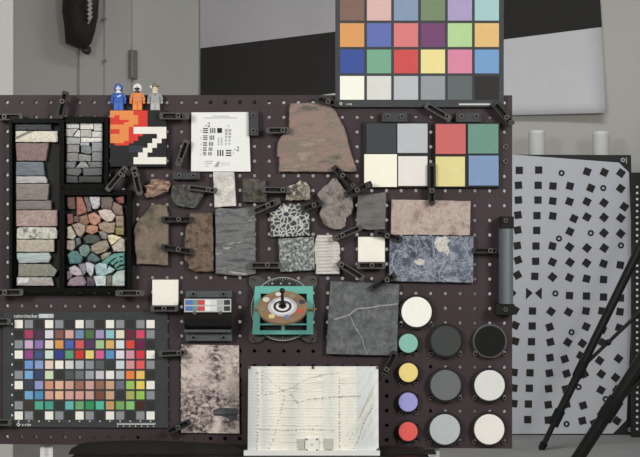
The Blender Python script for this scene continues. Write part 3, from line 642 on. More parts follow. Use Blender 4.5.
TL = [('off-white tile in the top left corner of the small tray', R4(66.2, 123.6, 79, 128.2), (216, 214, 209)), ('cream tile, middle of the top row in the small tray', R4(80.4, 123.4, 93.2, 129.2), (234, 230, 212)), ('pale tile in the top right corner of the small tray', R4(94, 123.4, 102.2, 130.8), (216, 215, 211)),
 ('round-marked light grey tile below the top left tile', [(66, 128.8), (78, 128.8), (74, 133), (72.5, 136.4), (66, 136.2)], (188, 186, 180)), ('small whitish triangular tile in the small tray', [(78.2, 130), (80, 130.6), (80, 136.8), (73.4, 136.6)], (216, 214, 210)), ('warm grey tile below the cream tile', R4(80.6, 130, 91.4, 136.9), (186, 184, 178)), ('creamy tile at the right of the second row', R4(92.2, 131.6, 102.2, 137), (214, 212, 203)),
 ('mid grey tile at the left of the third row', R4(66.6, 137.6, 80, 143.9), (170, 170, 172)), ('long white tile across the third row', [(81, 137.7), (102.3, 137.7), (102.3, 141.6), (91, 142), (81, 142)], (228, 225, 215)), ('thin bluish grey tile under the long white tile', R4(80.6, 142.6, 89, 145.8), (178, 179, 185)),
 ('brownish grey square tile at the left, fourth row', R4(67, 144.6, 79, 152.2), (150, 148, 142)), ('slate blue tile left of the bluish granite tile', [(81.2, 146.4), (90.4, 146.2), (91.6, 153), (88, 154.2), (81.2, 152.4)], (124, 129, 138)), ('bluish granite tile at the right, fourth row', [(92, 142.6), (102.3, 142.4), (102.3, 151.4), (91.8, 151.6)], (144, 152, 160)),
 ('olive grey tile at the left, fifth row', R4(67, 152.8, 78, 161), (140, 138, 131)), ('grey tile in the middle of the fifth row', [(78.6, 154), (87, 155), (91, 155.4), (91, 161.2), (78.6, 161.2)], (141, 141, 136)), ('smooth grey tile at the right, fifth row', R4(92.2, 152, 102.3, 161), (136, 137, 139)),
 ('bluish tile jutting left in the small tray', [(66, 161.8), (76, 161.8), (74.5, 167.8), (66, 167.6)], (121, 127, 140)), ('triangular glittering tile in the small tray', [(81, 161.8), (85.5, 162), (89.5, 167.7), (75.5, 167.8)], (152, 152, 152)), ('dark greenish tile at the right, sixth row', [(87.5, 161.9), (102.2, 161.9), (102.2, 167.3), (90.2, 167.4)], (121, 125, 125)),
 ('dark olive tile near the bottom left of the small tray', [(66.6, 168.6), (80.6, 168.4), (81.6, 172), (78, 175.6), (66.4, 174.4)], (112, 112, 104)), ('wide dark grey tile right of the dark olive tile', [(82.6, 168.2), (102.2, 168), (102.2, 175), (83.6, 175.6)], (103, 107, 109)), ('nearly black tile in the bottom left corner of the small tray', [(66, 175.4), (77.6, 176.4), (77.8, 182.6), (66, 182.4)], (80, 84, 86)), ('long nearly black tile at the bottom of the small tray', R4(78.8, 176.4, 102, 182.4), (74, 76, 76))]
for i, (lab, poly, col) in enumerate(TL):
    rock('stone_tile', lab, 'stone', grow(poly, .2), M_stone, .0105 + (i * 37 % 5) * .0005, .0004, 80 + i, .18, True, 'stone tiles in the small tray', CD(col, .55), .002, 4, .95)
ST = [('brown red stone in the top left corner of the lower tray', [(67, 197.5), (75, 197), (75.4, 209), (69, 209), (67, 206)], (122, 84, 74)), ('tall salmon red wedge stone', [(76.4, 197), (82, 197), (86.5, 209), (86, 213), (77, 216)], (182, 104, 82)), ('purple grey stone between the salmon wedge and the white stone', [(83.4, 197), (88, 197), (91, 205), (91, 211), (87.6, 212), (87, 208)], (132, 110, 114)), ('white stone in the top row of the lower tray', [(89.2, 197), (100, 197), (99.6, 205), (97, 208.6), (93, 209), (91.4, 204)], (198, 198, 201)),
 ('taupe square stone in the top row', [(101.2, 197.2), (111, 197), (113, 200), (111.4, 209), (101.4, 208.4)], (127, 107, 100)), ('red stone in the top right corner of the lower tray', [(116, 198), (124, 196), (124, 203.6), (119, 203)], (168, 80, 80)), ('brown pink stone below the red corner stone', [(114, 202), (122, 206), (123.4, 215), (116, 214.6), (112, 209)], (152, 120, 107)), ('large creamy pink stone', [(98.4, 211), (104, 209.4), (111, 210), (115.4, 216), (112, 221), (107, 222), (101, 217.5)], (212, 189, 172)),
 ('orange salmon stone beside the creamy pink stone', [(88, 215), (94, 212.6), (100.2, 217), (99.8, 222), (95, 225.4), (90, 222.6)], (212, 142, 112)), ('small red stone at the left edge', [(67, 214.4), (72.8, 214), (73, 223.6), (67.4, 224)], (152, 88, 77)), ('small brown stone at the left', [(73.6, 216.6), (78.4, 216), (78.6, 222), (73.8, 222)], (122, 97, 83)), ('rust stone left of the orange salmon stone', [(79, 217), (86.6, 214.6), (89.2, 222), (86.5, 225.2), (79.6, 222)], (164, 114, 88)),
 ('orange stone below the rust stone', [(86.4, 226), (92, 225.2), (98, 226.4), (97.4, 231.6), (92, 234.6), (86.2, 232)], (202, 131, 95)), ('tan angular stone', [(98.4, 224.2), (104, 222), (109, 223), (115.2, 222.4), (114, 232.6), (108, 233.4), (100, 229.4)], (174, 144, 116)), ('mottled tan stone at the right edge', [(115.8, 216), (124, 215.8), (124, 226.8), (116.4, 226.4)], (162, 137, 115)), ('beige taupe stone, large, at the left', [(72, 225), (79, 222.6), (85.2, 225.4), (85, 231.4), (80.6, 237), (77, 235)], (172, 150, 131)),
 ('pale greenish stone at the left edge', [(67, 227.4), (71, 226.2), (76, 235.6), (73, 239.6), (67, 238)], (190, 186, 156)), ('olive yellow stone at the right edge', [(115.4, 227.6), (124, 227.4), (124, 235), (116, 234.6)], (154, 139, 74)), ('dark green speckled stone', [(83.4, 238), (88, 234.6), (97, 235.4), (101, 239), (96, 243.6), (86, 243.2)], (80, 88, 81)), ('grey stone right of the dark green stone', [(98.4, 231.6), (103, 231), (107.2, 234), (106, 239.4), (101.8, 238.6)], (138, 133, 128)),
 ('bright creamy yellow stone', [(107, 235.6), (112, 234.8), (121.5, 237.4), (116, 241.6), (111.4, 245), (109, 241)], (230, 216, 163)), ('pale beige stone at the right under the yellow stone', [(117, 242), (122, 237.8), (125, 240), (125, 251.6), (114, 251.6), (112, 246.4)], (199, 184, 165)), ('grey beige stone at the left edge', [(66.8, 240.6), (74.6, 240.4), (75, 247), (72, 251), (67, 249)], (163, 144, 134)), ('narrow slate stone at the left', [(75.6, 238.6), (79.6, 237.6), (80.6, 243.6), (76.4, 246.4)], (108, 118, 123)),
 ('tan brown stone in the middle', [(91.2, 246), (99, 241.4), (106.6, 240.2), (109, 247), (105, 251.6), (97, 254.2), (91.4, 251)], (160, 143, 120)), ('grey teal stone', [(78.8, 248), (83, 244.8), (88, 245.4), (90.4, 251), (86, 256.8), (80.6, 255.6)], (114, 145, 138)), ('teal stone at the left edge', [(67.4, 255), (72, 250.6), (77.4, 251.6), (82.6, 257.4), (80, 263.6), (70, 263.8)], (78, 137, 137)), ('dark teal stone in the middle', [(87.6, 257.4), (92, 252.6), (97, 256.4), (100.6, 260), (95, 262.4), (88, 261)], (82, 119, 120)),
 ('small beige stone above the banded green stone', [(101, 255.4), (106, 252.6), (111, 252.6), (108, 256.8), (102, 260)], (169, 154, 135)), ('banded green stone with curved stripes', [(101.4, 262.6), (107, 258), (114, 254), (125, 252.6), (125, 268.4), (117.4, 270), (112, 264.6)], (88, 165, 150)), ('pale lavender narrow stone', [(85.2, 263.6), (88, 262), (94, 265), (93, 273), (91, 276.8), (87, 271.4)], (194, 194, 204)), ('pale cyan rounded stone', [(94.6, 266), (99, 263), (105, 263.2), (111, 266.8), (115.2, 269.6), (111, 273), (103, 276), (96.4, 274.4)], (155, 195, 197)),
 ('lavender stone at the left', [(69, 268), (74.4, 265.6), (80, 269), (83, 275.4), (77, 275.8), (70.4, 274)], (184, 171, 185)), ('purple stone in the bottom left corner', [(67, 284), (71, 278.4), (77, 276.4), (83, 276.6), (86, 282), (84.6, 286), (67.4, 286)], (156, 128, 147)), ('mauve stone at the left edge above the purple stone', [(66.8, 272), (69.4, 270.6), (72.4, 276.2), (67.4, 280)], (142, 108, 128)), ('dark purple stone in the bottom row', [(86.6, 277), (92, 277.6), (95, 281), (94, 286), (87, 286)], (98, 84, 99)),
 ('pale blue white stone in the bottom row', [(93.4, 276.4), (99, 275.6), (105.8, 276), (105.6, 286), (96.4, 286)], (195, 210, 212)), ('grey green sliver stone in the bottom row', [(106.6, 276), (111.4, 275), (111.6, 286), (106.8, 286)], (124, 120, 101)), ('pale mint stone in the bottom right corner', [(112.4, 276), (117, 271.6), (125, 270), (125, 286), (112.4, 286)], (182, 202, 188)), ('small mauve grey stone above the dark purple stone', [(78.6, 264.6), (84.4, 263.4), (86.4, 271), (84, 274.6), (81, 270.2)], (150, 140, 148))]
for i, (lab, poly, col) in enumerate(ST):
    o = rock('stone', lab if 'tray' in lab else lab + ' of the lower tray', 'stone', grow(poly, .32), M_stone, .0115 + (i * 53 % 7) * .0004, .0016, 120 + i, .22, False, 'stones in the lower tray', CD(col, .62), .002, 4.2, .9)
    if 'banded' in lab:
        mb = MB()
        for r0, r1 in ((5, 6.2), (9.2, 10.2), (13.4, 14.4)):
            for k in range(10):
                a0, a1 = math.radians(188 + k * 9), math.radians(188 + (k + 1) * 9); cx, cy = 123, 270.5
                pts = [(cx + r * math.cos(a) * 1.15, cy + r * math.sin(a)) for r, a in ((r0, a0), (r1, a0), (r1, a1), (r0, a1))]
                if all(x < 124.6 and y < 269 and y > 252 and x > 103 for x, y in pts): mb.prism(pts, .013, .0152)
        mb.build('stripe', M_stone, o, CD((54, 118, 106), .7))

# ------------------------------------------------------------------ brick mosaic and toy figures
MOS = ['OOOOORRRKKKK', 'OOOOORRRKKKK', 'OROOOORRKKKK', 'RROOOORRKKKK', 'RRRROORRKKKK', 'RRROOORRKKKK', 'OOOOORRRKKKK', 'OOOORWWWWWWW', 'RROORWWWWWWW', 'RROORWWWWWWW', 'OOOORRRKKKWW', 'OOOORRKKKKWW', 'OOOORRKKKWWK', 'OOORRKKKKWWK', 'KRRRKKKKWWKK', 'KKKKDDDKWWKK', 'KKKKDDDWWKKK', 'KKKKDDDWWKKK', 'KKKKKKWWKKKK', 'KKKKKKWWKKKK', 'KKKKKWWWWWWW', 'KKKKKWWWWWWW', 'KKKKKWWWWWWW', 'KKKKKKKKKKKK']
mo = thing('brick_mosaic', P(138, 166.5, 0), 'toy brick mosaic of an orange planet and a white Z', 'mosaic')
MB().rect(109.8, 110.2, 166.6, 166.6, .0002, .012).build('base', M_gloss, mo, C(30, 31, 32))
MC = {'O': ((240, 150, 86), 'orange_bricks'), 'R': ((226, 66, 54), 'red_bricks'), 'W': ((246, 243, 234), 'white_bricks'), 'K': ((40, 41, 42), 'black_bricks'), 'D': ((58, 64, 72), 'slate_bricks')}
for key, (col, nm) in MC.items():
    mb = MB()
    for r in range(24):
        c = 0
        while c < 12:
            if MOS[r][c] == key:
                e = c + 1
                while e < 12 and MOS[r][e] == key and e - c < 2: e += 1
                x0, y0 = 110 + c * 4.69, 110.5 + r * 2.333
                mb.rect(x0 + .02, y0 + .015, x0 + 4.69 * (e - c) - .02, y0 + 2.318, .012, .016, .0001); c = e
            else: c += 1
    o = mb.build(nm, M_gloss, mo, C(*col)); o['kind'] = 'stuff'
def figure(cx, label, suit, arms, legs, kind):
    t = thing('toy_figure', P(cx, 110.1, .008), label, 'toy', 'toy figures on the mosaic'); a, b = .003, .0125; by = 110.15
    for s in (-1, 1):
        MB().rect(cx + (.15 if s > 0 else -4.6), 103.2, cx + (4.6 if s > 0 else -.15), by, a, b, .0004).build('leg', M_gloss, t, C(*legs))
    MB().rect(cx - 4.7, 101.6, cx + 4.7, 103.2, a, b, .0003).build('hips', M_gloss, t, C(*[x * .9 for x in legs]))
    to = MB().prism([(cx - 3.5, 92.8), (cx + 3.5, 92.8), (cx + 4.7, 101.6), (cx - 4.7, 101.6)], a, b, .0004).build('torso', M_gloss, t, C(*suit))
    for s in (-1, 1):
        p0, p1, p2 = P(cx + s * 4.4, 94.6, .0085), P(cx + s * 6.2, 98.2, .0092), P(cx + s * 6.6, 101.2, .012)
        ar = MB().ball(p0, .0031, n=10, k=6).tube(p0, p1, .003, .0028, 10).ball(p1, .0028, n=10, k=6).tube(p1, p2, .0028, .0023, 10).build('arm', M_gloss, t, C(*arms), smooth=True)
        MB().ball(P(cx + s * 6.6, 102.6, .013), .0026, n=10, k=6).build('hand', M_gloss, ar, C(*((190, 186, 176) if kind == 3 else arms)), smooth=True)
    hc = P(cx, 88.6, .008)
    skin = {1: (238, 236, 220), 2: (60, 52, 48), 3: (226, 214, 188)}[kind]
    MB().tube(P(cx, 93, .008), P(cx, 86, .008), .0048, n=16).build('head', M_gloss, t, C(*skin))
    hat = {1: (62, 92, 176), 2: (244, 242, 236), 3: (128, 118, 104)}[kind]
    if kind < 3:
        hl = MB().ball(hc + Vector((0, .001, .0004)), .0078, .0062, .0084, 16, 10).build('helmet', M_gloss, t, C(*hat), smooth=True)
        MB().ball(hc + Vector((0, -.0035, -.0004)), .0050, .0042, (.0032 if kind == 1 else .0025), 14, 8).build('visor', M_gloss, hl, C(*((214, 224, 226) if kind == 1 else (58, 50, 46))), smooth=True)
    else:
        hl = MB().ball(hc + Vector((0, .0008, .0045)), .0066, .0062, .0052, 16, 10).build('hair', M_gloss, t, C(*hat), smooth=True)
        MB().ball(hc + Vector((-.0066, -.001, .003)), .0024, .0024, .0028, 10, 6).build('headset', M_gloss, t, C(236, 236, 232), smooth=True)
        mb = MB()
        for s in (-1, 1): mb.ball(hc + Vector((s * .0018, -.0049, -.0002)), .0006, n=8, k=5)
        mb.rect(cx - 1, 90.6, cx + 1, 90.9, .0128, .0131); mb.build('face_print', M_black_ink, t)
    if kind == 1: MB().prism([(cx - 1, 96), (cx + 2.6, 94.6), (cx + 2.4, 95.8), (cx - .6, 97.2)], b, b + .0003).build('chest_print', M_white_ink, to)
    elif kind == 2: MB().rect(cx - .8, 96.6, cx + 1, 98.6, b, b + .0003).build('chest_print', M_gray_ink, to)
    else: MB().prism([(cx - 1.8, 93.2), (cx + 1.8, 93.2), (cx, 96.6)], b, b + .0003).build('collar', M_gloss, to, C(160, 130, 110))
figure(118.4, 'blue suited toy astronaut standing on the brick mosaic', (64, 102, 190), (66, 100, 184), (76, 118, 206), 1)
figure(137.3, 'orange suited toy astronaut with white helmet on the brick mosaic', (232, 142, 84), (226, 146, 100), (244, 150, 78), 2)
figure(155.1, 'grey clad toy figure with headset on the brick mosaic', (166, 168, 172), (156, 158, 162), (190, 190, 190), 3)

# ------------------------------------------------------------------ resolution chart
rc = thing('resolution_chart', P(220, 171.5, 0), 'white resolution chart card with black bars and squares', 'chart')
MB().prism([(191.4, 112.4), (248.4, 112), (250.6, 171.6), (191, 171.4)], .0002, .008, .0003).build('card', plain('white_card', C(240, 242, 238), .6, 0, .01), rc)
H0, H1 = .008, .0083; mb = MB(); mg = MB()
def hbars(m, x0, x1, y0, y1):
    d = (y1 - y0) / 5
    for k in range(3): m.rect(x0, y0 + 2 * k * d, x1, y0 + (2 * k + 1) * d, H0, H1)
def vbars(m, x0, x1, y0, y1):
    d = (x1 - x0) / 5
    for k in range(3): m.rect(x0 + 2 * k * d, y0, x0 + (2 * k + 1) * d, y1, H0, H1)
for y0, s in ((128, 5.1), (135.4, 4.5), (141.9, 4.0), (147.3, 3.6), (152, 3.3)): hbars(mb, 203, 203 + s, y0, y0 + s); vbars(mb, 203 + s + 2.1, 203 + 2 * s + 2.1, y0, y0 + s)
mb.rect(217.2, 128, 222, 132.9, H0, H1); vbars(mb, 217.3, 223.4, 150, 156); hbars(mb, 225.8, 231.4, 150, 156)
mb.build('bar_pattern', M_black_ink, rc)
for k in range(5):
    y0 = 129 + k * 3.5; s = 2.6 - .25 * k; hbars(mg, 225, 225 + s, y0, y0 + s); vbars(mg, 228.6, 228.6 + s, y0, y0 + s)
for k in range(4):
    y0 = 137.6 + k * 2; hbars(mg, 217.8, 219.2, y0, y0 + 1.3); vbars(mg, 221, 222.4, y0, y0 + 1.3)
mg.build('fine_bar_pattern', plain('fine_print', C(105, 108, 112), .7), rc)
text('-2', 205.4, 126.9, 6.4, H1, M_black_ink, rc); text('-2', 234.4, 151, 6.4, H1, M_black_ink, rc); text('-1', 226.6, 127.3, 4.2, H1, plain('mid_print', C(90, 92, 95), .7), rc)
for k, y in enumerate((132, 139, 145.3, 150.4, 154.9)): text(str(k + 2), 200.2, y, 3.4 - .2 * k, H1, M_gray_ink, rc)
text('1', 233.2, 154.6, 4, H1, M_gray_ink, rc)
mg = MB()
for e in ((213, 229, 116.2), (204, 237, 118), None, (205, 213, 161.4), (205, 212, 163.6), (205.5, 208.5, 166)):
    if e is None: tag(mg.build('header_print', M_gray_ink, rc), kind='stuff'); mg = MB(); continue
    x0, x1, y = e
    x = x0; random.seed(int(x0 * 10))
    while x < x1: wd = random.uniform(.7, 2); mg.rect(x, y - .45, min(x + wd, x1), y + .3, H0, H1); x += wd + .4
for k in range(3): mg.prism([(214 + k * 1.5, 167), (217.4 + k * .9, 161.6), (218.4 + k * .7, 161.6), (215.2 + k * 1.5, 167)], H0, H1)
MB().rect(220.4, 162.4, 230, 166, H0, H0 + .0001).build('pale_emblem', plain('pale_emblem_print', C(218, 220, 218), .7), rc)
tag(mg.build('footer_print', M_gray_ink, rc), kind='stuff')

# ------------------------------------------------------------------ printed photo and white relief panel
t = NT('printed_rock_photo'); v = t.coords(rnd=False); n1 = t.noise(v, 16, 3, .5, .6); n2 = t.noise(t.coords((1, 1, 1.3), (0, .5, 0), False), 125, 8, .75, .3)
a1 = t.ramp(n1, [(.4, (0, 0, 0, 1)), (.55, (1, 1, 1, 1))]); light = t.ramp(n2, [(.34, C(96, 84, 84)), (.42, C(206, 191, 183)), (.7, C(232, 219, 209))]); dark = t.ramp(n2, [(.43, C(66, 56, 60)), (.53, C(168, 152, 148)), (.62, C(222, 208, 199))])
M_photo = t.color(t.mix(a1, light, dark), .6)
ph = thing('printed_photo', P(210, 433, 0), 'pinkish printed photo of rocky ground', 'photo')
MB().prism([(181.2, 344.7), (239, 345.5), (239.4, 433.6), (180.8, 432.8)], .0002, .006, .0003).build('print', M_photo, ph)
o = MB().prism([(213, 410), (220, 407.6), (237, 408.4), (237.6, 414), (237, 419.6), (231, 420), (222, 416.2), (213.6, 415.6)], .0058, .0062).build('dark_patch', plain('slate_print', C(82, 82, 88), .6, 0, .4, 150), ph); o['label'] = 'dark slate patch'
mb = MB()
for (x0, y0, x1, y1) in ((214, 414.6, 237, 415.2), (181, 363, 239, 363.4), (181, 379.6, 204, 380)): mb.rect(x0, y0, x1, y1, .006, .0062)
mb.build('seam_line', plain('pale_line', C(150, 146, 148), .7), ph)
rp = thing('relief_panel', P(312, 455.6, .066), 'white ribbed relief panel with dotted lines below the sundial', 'panel')
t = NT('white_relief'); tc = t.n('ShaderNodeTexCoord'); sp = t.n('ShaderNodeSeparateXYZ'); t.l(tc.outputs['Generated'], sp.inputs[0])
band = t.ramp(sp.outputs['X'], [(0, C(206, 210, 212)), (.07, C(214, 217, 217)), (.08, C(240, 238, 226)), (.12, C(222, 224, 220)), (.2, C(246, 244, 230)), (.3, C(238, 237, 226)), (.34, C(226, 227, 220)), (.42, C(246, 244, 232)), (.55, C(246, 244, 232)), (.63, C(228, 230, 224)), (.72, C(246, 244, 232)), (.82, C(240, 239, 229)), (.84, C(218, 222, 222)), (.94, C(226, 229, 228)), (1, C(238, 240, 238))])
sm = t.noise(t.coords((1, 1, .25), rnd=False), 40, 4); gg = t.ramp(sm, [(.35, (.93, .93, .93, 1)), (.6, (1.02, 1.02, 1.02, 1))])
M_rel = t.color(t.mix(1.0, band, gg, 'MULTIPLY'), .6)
v = []; f = []; nx, ny = 64, 132; RH = .06
for j in range(ny + 1):
    for i in range(nx + 1):
        u, s = i / nx, j / ny; x = 247.8 + u * (378.6 - 247.8) + .6 * (1 - s) * (1 - 2 * u); y = 366.6 + s * 84.6
        h = .00018 * math.sin(2 * PI * y / 3.1 + 1.2 * math.sin(x / 30)) + .0006 * math.sin(x / 4.3) + .0004 * math.sin(x / 1.9)
        if u > .83: h = .0007 * math.sin((x * 1.2 + y * .7) / 1.6)
        if i in (0, nx) or j in (0, ny): h = 0
        v.append(P(x, y, RH + .0035 + h))
for j in range(ny):
    for i in range(nx): k = j * (nx + 1) + i; f.append((k, k + 1, k + nx + 2, k + nx + 1))
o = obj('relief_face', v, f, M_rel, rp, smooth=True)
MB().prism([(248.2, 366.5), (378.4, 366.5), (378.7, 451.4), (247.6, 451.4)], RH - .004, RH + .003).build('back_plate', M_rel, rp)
MB().rect(243.6, 451, 380, 455.6, RH - .004, RH + .012, .0008).build('ledge', plain('white_plastic', C(238, 238, 236), .5, 0, .02), rp)
mb = MB()
def dots(pts, step, r):
    for (x0, y0), (x1, y1) in zip(pts, pts[1:]):
        L = math.hypot(x1 - x0, y1 - y0); n = max(1, int(L / step))
        for k in range(n): q = (k + random.uniform(.2, .8)) / n; mb.disc(x0 + (x1 - x0) * q, y0 + (y1 - y0) * q, r * random.uniform(.7, 1.15), RH + .003, RH + .0048, 6)
random.seed(2)
dots([(257.5, 370), (258.5, 410), (257, 450)], 3.2, .5); dots([(262.3, 370), (262, 395)], 3.4, .4); dots([(339.3, 372), (339.6, 452)], 2.9, .55); dots([(263, 395), (275, 393), (290, 388), (310, 378), (338, 372)], 2.5, .45); dots([(290, 393), (297, 403), (310, 399), (335, 397), (361, 396)], 2.3, .55)
dots([(265, 376), (275, 385), (285, 392)], 3, .4); dots([(285, 395), (280, 415), (273, 440), (267, 452)], 3, .5); dots([(258, 429), (285, 430.6), (310, 429), (335, 431)], 2.6, .45); dots([(374, 405), (365, 420), (358, 440), (353, 450)], 2.6, .5); dots([(362, 415), (352, 436), (344, 448)], 5, .35)
o = mb.build('dotted_lines', plain('grey_dots', C(128, 126, 120), .8), rp); o['kind'] = 'stuff'
mb = MB()
def line(pts, wd=.25):
    for (x0, y0), (x1, y1) in zip(pts, pts[1:]):
        L = math.hypot(x1 - x0, y1 - y0); nx_, ny_ = -(y1 - y0) / L * wd, (x1 - x0) / L * wd
        mb.prism([(x0 + nx_, y0 + ny_), (x1 + nx_, y1 + ny_), (x1 - nx_, y1 - ny_), (x0 - nx_, y0 - ny_)], RH + .003, RH + .0042)
for k in range(4): line([(283 + k * 4, 390 - k * 2 + k), (297 + k * 3, 386 + k * 2), (312, 382.5 + k * 2.2), (335, 379 + k * 1.6), (356, 377 + k * 2)], .18)
for k in range(9): line([(346 + k * 3.2, 436 + (k % 3) * 4), (356 + k * 2, 422 - k * 2), (363 + k * 1.3, 408 - k * 3)], .16)
for k in range(9): line([(266 + (k % 3), 374 + k * 8.5), (300, 374.2 + k * 8.5 + (k % 2) * .3), (336 - (k % 4), 374 + k * 8.5)], .13)
mb.build('engraved_lines', plain('pale_grey_line', C(236, 234, 223), .8), rp)
for x0, y0, x1, y1, c in ((298, 439, 304.6, 449.6, (196, 196, 184)), (324.6, 438.4, 332.4, 449.6, (200, 200, 188))): MB().rect(x0, y0, x1, y1, RH + .003, RH + .0075, .0008).build('block', M_paint, rp, C(*c))
o = MB().rect(305.2, 437.8, 318.6, 451.4, RH + .003, RH + .0068, .0004).build('dot_plate', M_paint, rp, C(240, 240, 230)); mb = MB()
for x, y, r in ((306.7, 439.4, .9), (317, 439.4, .9), (306.7, 450, .9), (317, 450, .9), (312, 444.8, .7)): mb.disc(x, y, r, RH + .0068, RH + .0071, 10)
mb.build('black_dots', M_black_ink, o)
for x, y in ((249.4, 367.6), (313, 367.6), (377.6, 367.6), (378, 449.8)): MB().rect(x - 1.2, y - 1.1, x + 1.2, y + 1.1, RH + .003, RH + .0064, .0004).build('corner_pin', plain('brown_pin', C(92, 78, 70), .6), rp)

# ------------------------------------------------------------------ colour-strip drum
M_plate = plain('blue_slate_metal', C(82, 88, 94), .5)
dr = thing('drum_holder', P(208, 341, 0), 'black drum with a two-row colour strip between slate plates', 'instrument')
MB().rect(185.6, 291, 232, 297.4, .0002, .012, .0006).build('mount_plate', M_plate, dr); MB().rect(185.6, 333, 232, 341, .0002, .012, .0006).build('mount_plate', M_plate, dr)
for x, y in ((193.6, 294), (223.6, 294), (193.6, 337.6), (223.6, 337.6)): screw(x, y, .0121, dr, 1.1)
pr = [(.0, 299), (.020, 299), (.029, 304), (.0335, 310), (.0345, 314), (.033, 319), (.028, 325), (.02, 329), (.0, 330)]
v = []; f = []; n = len(pr)
for x in (184.2, 231): v += [Vector((P(x, 0, .03).x, -h - .0002, P(0, y, .03).z)) for h, y in pr]
f = [(i, (i + 1) % n, n + (i + 1) % n, n + i) for i in range(n)] + [tuple(range(n)), tuple(n + i for i in range(n))]
obj('drum', v, f, plain('glossy_black', C(20, 20, 20), .18, 0, .1, 30, .5), dr)
MB().rect(184, 329.6, 231.4, 332.4, .0002, .024, .0006).build('lip', M_gloss, dr, C(84, 86, 88))
cd = MB().rect(184.2, 298.8, 231.2, 312.2, .0352, .0375, .0004).build('strip_card', M_paint, dr, C(196, 196, 194))
for y0, y1 in ((300, 304.8), (306.2, 310.8)):
    for x0, x1, c in ((185.4, 192.6, (94, 126, 186)), (192.8, 197.6, (120, 156, 152)), (197.8, 204.6, (206, 84, 88)), (205, 210.8, (242, 242, 240)), (211.2, 216.8, (222, 224, 224)), (217.2, 222.8, (176, 178, 180)), (224, 230, (62, 64, 66))): MB().rect(x0, y0, x1, y1, .0375, .0379).build('chip', M_paint, cd, C(*c))
for x in (194.6, 220.4): MB().ring(x, 312.6, .9, 1.9, .033, .0376, 16).build('clip_ring', M_screw, dr)

# ------------------------------------------------------------------ sundial target
sd = thing('sundial', P(283, 342, 0), 'small sundial with tan disc, chips and black post on teal frame', 'sundial')
MB().prism([(249, 277), (252, 275.4), (259, 275.8), (266, 280), (300, 280), (307, 275.8), (314, 275.4), (317.2, 277.5), (317, 285), (313, 291), (313, 326), (317, 333), (317.2, 340), (314, 343), (307, 342.4), (300, 337.6), (266, 337.6), (259, 342.4), (252, 343), (248.8, 340), (249, 333), (253, 326), (253, 291), (249, 284)], .0002, .006, .0005).build('base_plate', M_clamp, sd)
for x, y in ((253, 279), (313.3, 279.2), (253, 339), (312.8, 339)): screw(x, y, .0061, sd, .8)
MB().disc(282.8, 309, 32.4, .006, .009, 56, .0005).build('dial_plate', M_clamp_dark, sd)
mb = MB().ring(282.8, 309, 31.2, 31.9, .009, .0094, 64)
for k in range(72):
    a = 2 * PI * k / 72; r0 = 27.6 if k % 6 == 0 else 29.4; c, s = math.cos(a), math.sin(a); q = .16
    mb.prism([(282.8 + r0 * c - q * s, 309 + r0 * s + q * c), (282.8 + 31.2 * c - q * s, 309 + 31.2 * s + q * c), (282.8 + 31.2 * c + q * s, 309 + 31.2 * s - q * c), (282.8 + r0 * c + q * s, 309 + r0 * s - q * c)], .009, .0093)
for x in (272.4, 281, 289.5): mb.rect(x - .9, 282.7, x + .9, 284.2, .009, .0093)
mb.build('dial_scale', plain('pale_scale', C(176, 178, 176), .6), sd)
mb = MB(); A, B = .0095, .02
for r in (((255, 286.2), (313, 286.2), (313, 293.6), (254.4, 293.6)), ((254.4, 293.6), (260.6, 293.6), (259.6, 334.4), (252.4, 334.4)), ((306.8, 293.6), (313, 293.6), (313.2, 334.4), (306.8, 334.4)), ((259.6, 330.4), (306.8, 330.4), (306.8, 334.4), (259.6, 334.4)), ((259.8, 323.6), (306.8, 323.6), (306.8, 325.2), (259.8, 325.2)), ((281.4, 325.2), (284.6, 325.2), (284.6, 330.4), (281.4, 330.4))): mb.prism(list(r), A, B)
mb.build('frame', plain('teal_plastic', C(108, 184, 172), .5, 0, .04), sd)
cc = P(282.5, 306.8, .055); kk = S * (D - .055) / D; N = Vector((0, -.62, .785)).normalized(); U = Vector((1, 0, 0)); V = N.cross(U).normalized()
if V.z < 0: V = -V
def tdisc(du, dv, r, t0, t1, mat, name, col=None, parent=sd, n=40):
    c = cc + U * du * kk + V * dv * kk; v = []
    for tt in (t0, t1):
        for i in range(n): a = 2 * PI * i / n; v.append(c + (U * math.cos(a) + V * math.sin(a)) * r * kk + N * tt)
    f = [(i, (i + 1) % n, n + (i + 1) % n, n + i) for i in range(n)] + [tuple(range(n)), tuple(n + i for i in range(n))]
    return obj(name, v, f, mat, parent, col)
dk = tdisc(0, 0, 25, -.004, 0, plain('tan_anodised', C(146, 120, 94), .5, 0, .08, 60), 'disc')
for i, (r, c) in enumerate(((14.6, (196, 196, 206)), (11.6, (232, 232, 234)), (9.2, (66, 64, 64)), (6.6, (236, 236, 236)), (3.9, (50, 48, 48)))): tdisc(0, 0, r, i * .0003, .0003 + i * .0003, M_paint, 'ring', C(*c), dk)
for x, y, r, c in ((266, 300, 3.6, (236, 234, 218)), (278, 294.8, 3.0, (226, 222, 214)), (292.7, 296.6, 3.0, (150, 142, 124)), (302, 302.2, 3.3, (74, 74, 86)), (299.6, 311, 3.5, (206, 92, 78)), (287, 316.6, 3.2, (124, 132, 168)), (272, 315.8, 3.2, (222, 208, 148)), (263, 309, 3.1, (140, 134, 120))):
    tdisc(x - 282.5, (306.8 - y) / .62, r, 0, .0005, M_paint, 'chip', C(*c), dk, 20)
MB().tube(cc, cc + N * 20 * kk, 1.75 * kk, 1.3 * kk).ball(cc + N * 21 * kk, 2.8 * kk).build('gnomon', M_black, sd, smooth=True)
MB().tube((cc.x, -.009, cc.z), (cc.x, -.051, cc.z), 9 * kk, 5 * kk, 20).build('pedestal', M_clamp_dark, sd)
MB().rect(278.4, 322.6, 287, 325.4, .0205, .07, .0006).build('latch', plain('brass', C(206, 176, 124), .4, .3), sd)
